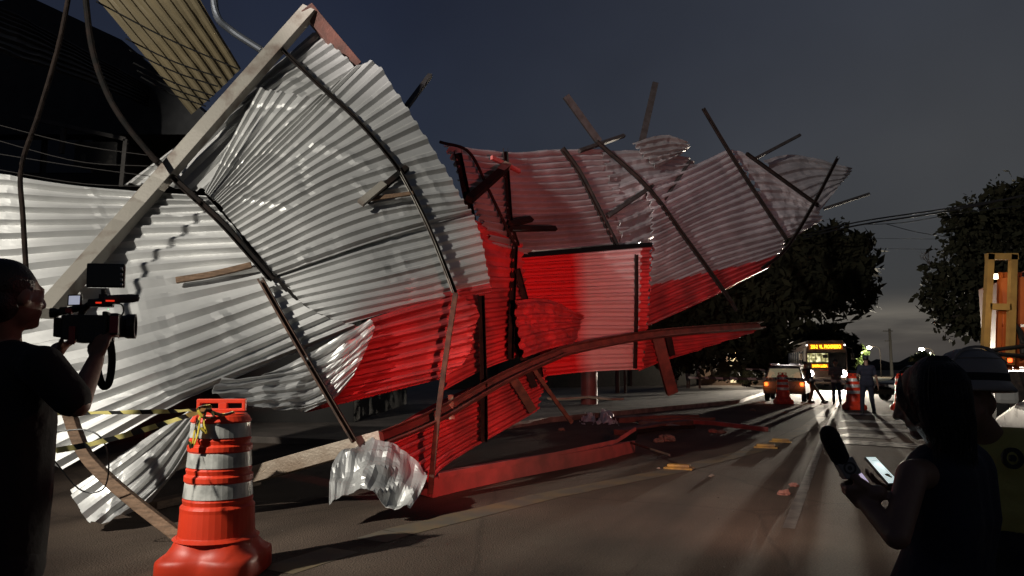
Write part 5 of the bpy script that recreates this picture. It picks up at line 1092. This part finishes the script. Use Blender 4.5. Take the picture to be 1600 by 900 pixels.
tree('leafy dark tree on the pavement beside the small car', G(1205, 602), cl([(1185, 545, 28), (1210, 535, 22), (1200, 560, 20), (1170, 575, 22)], 41), 4000, .22, leafd, .2, .2, 2)
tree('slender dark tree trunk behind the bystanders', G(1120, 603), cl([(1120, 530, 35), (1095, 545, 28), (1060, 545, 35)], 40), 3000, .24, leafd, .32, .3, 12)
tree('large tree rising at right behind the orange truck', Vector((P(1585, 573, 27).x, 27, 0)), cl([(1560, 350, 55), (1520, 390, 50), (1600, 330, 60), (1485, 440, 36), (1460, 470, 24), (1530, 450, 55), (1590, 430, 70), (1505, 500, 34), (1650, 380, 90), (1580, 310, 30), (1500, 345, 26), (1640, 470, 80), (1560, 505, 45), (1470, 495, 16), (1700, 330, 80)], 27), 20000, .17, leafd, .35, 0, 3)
for k in range(1):
    t = thing('bare_branch', 'bare twig fork sticking out of the left side of the large right tree', 'branch', P(1458, 418, 27)); b = MB(); rg = random.Random(5)
    def twig(p, d, L_, r, dep):
        e = p + d * L_; b.tube([p, (p + e) / 2 + Vector((rg.uniform(-.03, .03), 0, rg.uniform(-.03, .03))), e], r, 5, r2=r * .6)
        if dep:
            for i in range(3): twig(p + (e - p) * rg.uniform(.4, 1), (d + Vector((rg.uniform(-.7, .5), rg.uniform(-.3, .3), rg.uniform(-.4, .9)))).normalized(), L_ * .7, r * .6, dep - 1)
    twig(P(1475, 425, 27), Vector((-.85, 0, .35)).normalized(), .55, .02, 3); b.build('twigs', bark, t)
for i, (x, y, r) in enumerate(((1265, 530, 22), (1290, 524, 22), (1315, 535, 18), (1240, 528, 24))):
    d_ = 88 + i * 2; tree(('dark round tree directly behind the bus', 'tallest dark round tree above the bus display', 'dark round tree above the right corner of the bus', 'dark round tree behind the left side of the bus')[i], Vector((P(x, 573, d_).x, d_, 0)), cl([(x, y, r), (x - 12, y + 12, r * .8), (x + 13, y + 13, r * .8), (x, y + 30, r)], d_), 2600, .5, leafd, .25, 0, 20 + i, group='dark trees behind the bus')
tree('small green tree lit by the street lamp right of the bus', Vector((P(1342, 573, 107).x, 107, 0)), cl([(1338, 552, 9), (1346, 549, 9), (1342, 560, 9), (1335, 564, 7), (1332, 572, 5)], 107), 1400, .34, leafg, .12, 0, 31)
tree('small lit tree below the right street lamp', Vector((P(1436, 573, 93).x, 93, 0)), cl([(1440, 556, 8), (1430, 560, 6), (1450, 560, 8)], 93), 700, .3, leafg, .1, 0, 32)
def fronds(label, base, n, L_, seed):
    t = thing('shrub', label, 'plant', base); b = MB(); rg = random.Random(seed)
    for i in range(n):
        a = rg.uniform(0, 6.28); d = Vector((math.cos(a), math.sin(a), 0)); q = smooth_path([Vector(base), Vector(base) + d * L_ * .25 + Vector((0, 0, L_ * rg.uniform(.6, 1))), Vector(base) + d * L_ * rg.uniform(.5, .8) + Vector((0, 0, L_ * rg.uniform(.3, .8)))], 9)
        s_ = d.cross(Vector((0, 0, 1)))
        for p, e in zip(q[2:-1], q[3:]):
            for k in (-1, 1): b.add([p, p + s_ * k * .28 * L_ * .5 - Vector((0, 0, .1)) + d * .1, e], [(0, 1, 2)])
    b.build('fronds', leafy, t)
fronds('arching frond plant on the pavement right of the bystanders', G(1140, 612, .12) + Vector((0, 0, .1)), 26, 1.7, 3)
fronds('smaller frond plant beside the trunk near the small car', G(1160, 615, .12) + Vector((0, 0, .1)), 18, 1.2, 4)
fronds('low frond plant behind the leaning brown leg', G(1128, 606, .12) + Vector((0, 0, .1)), 14, 1.0, 5)
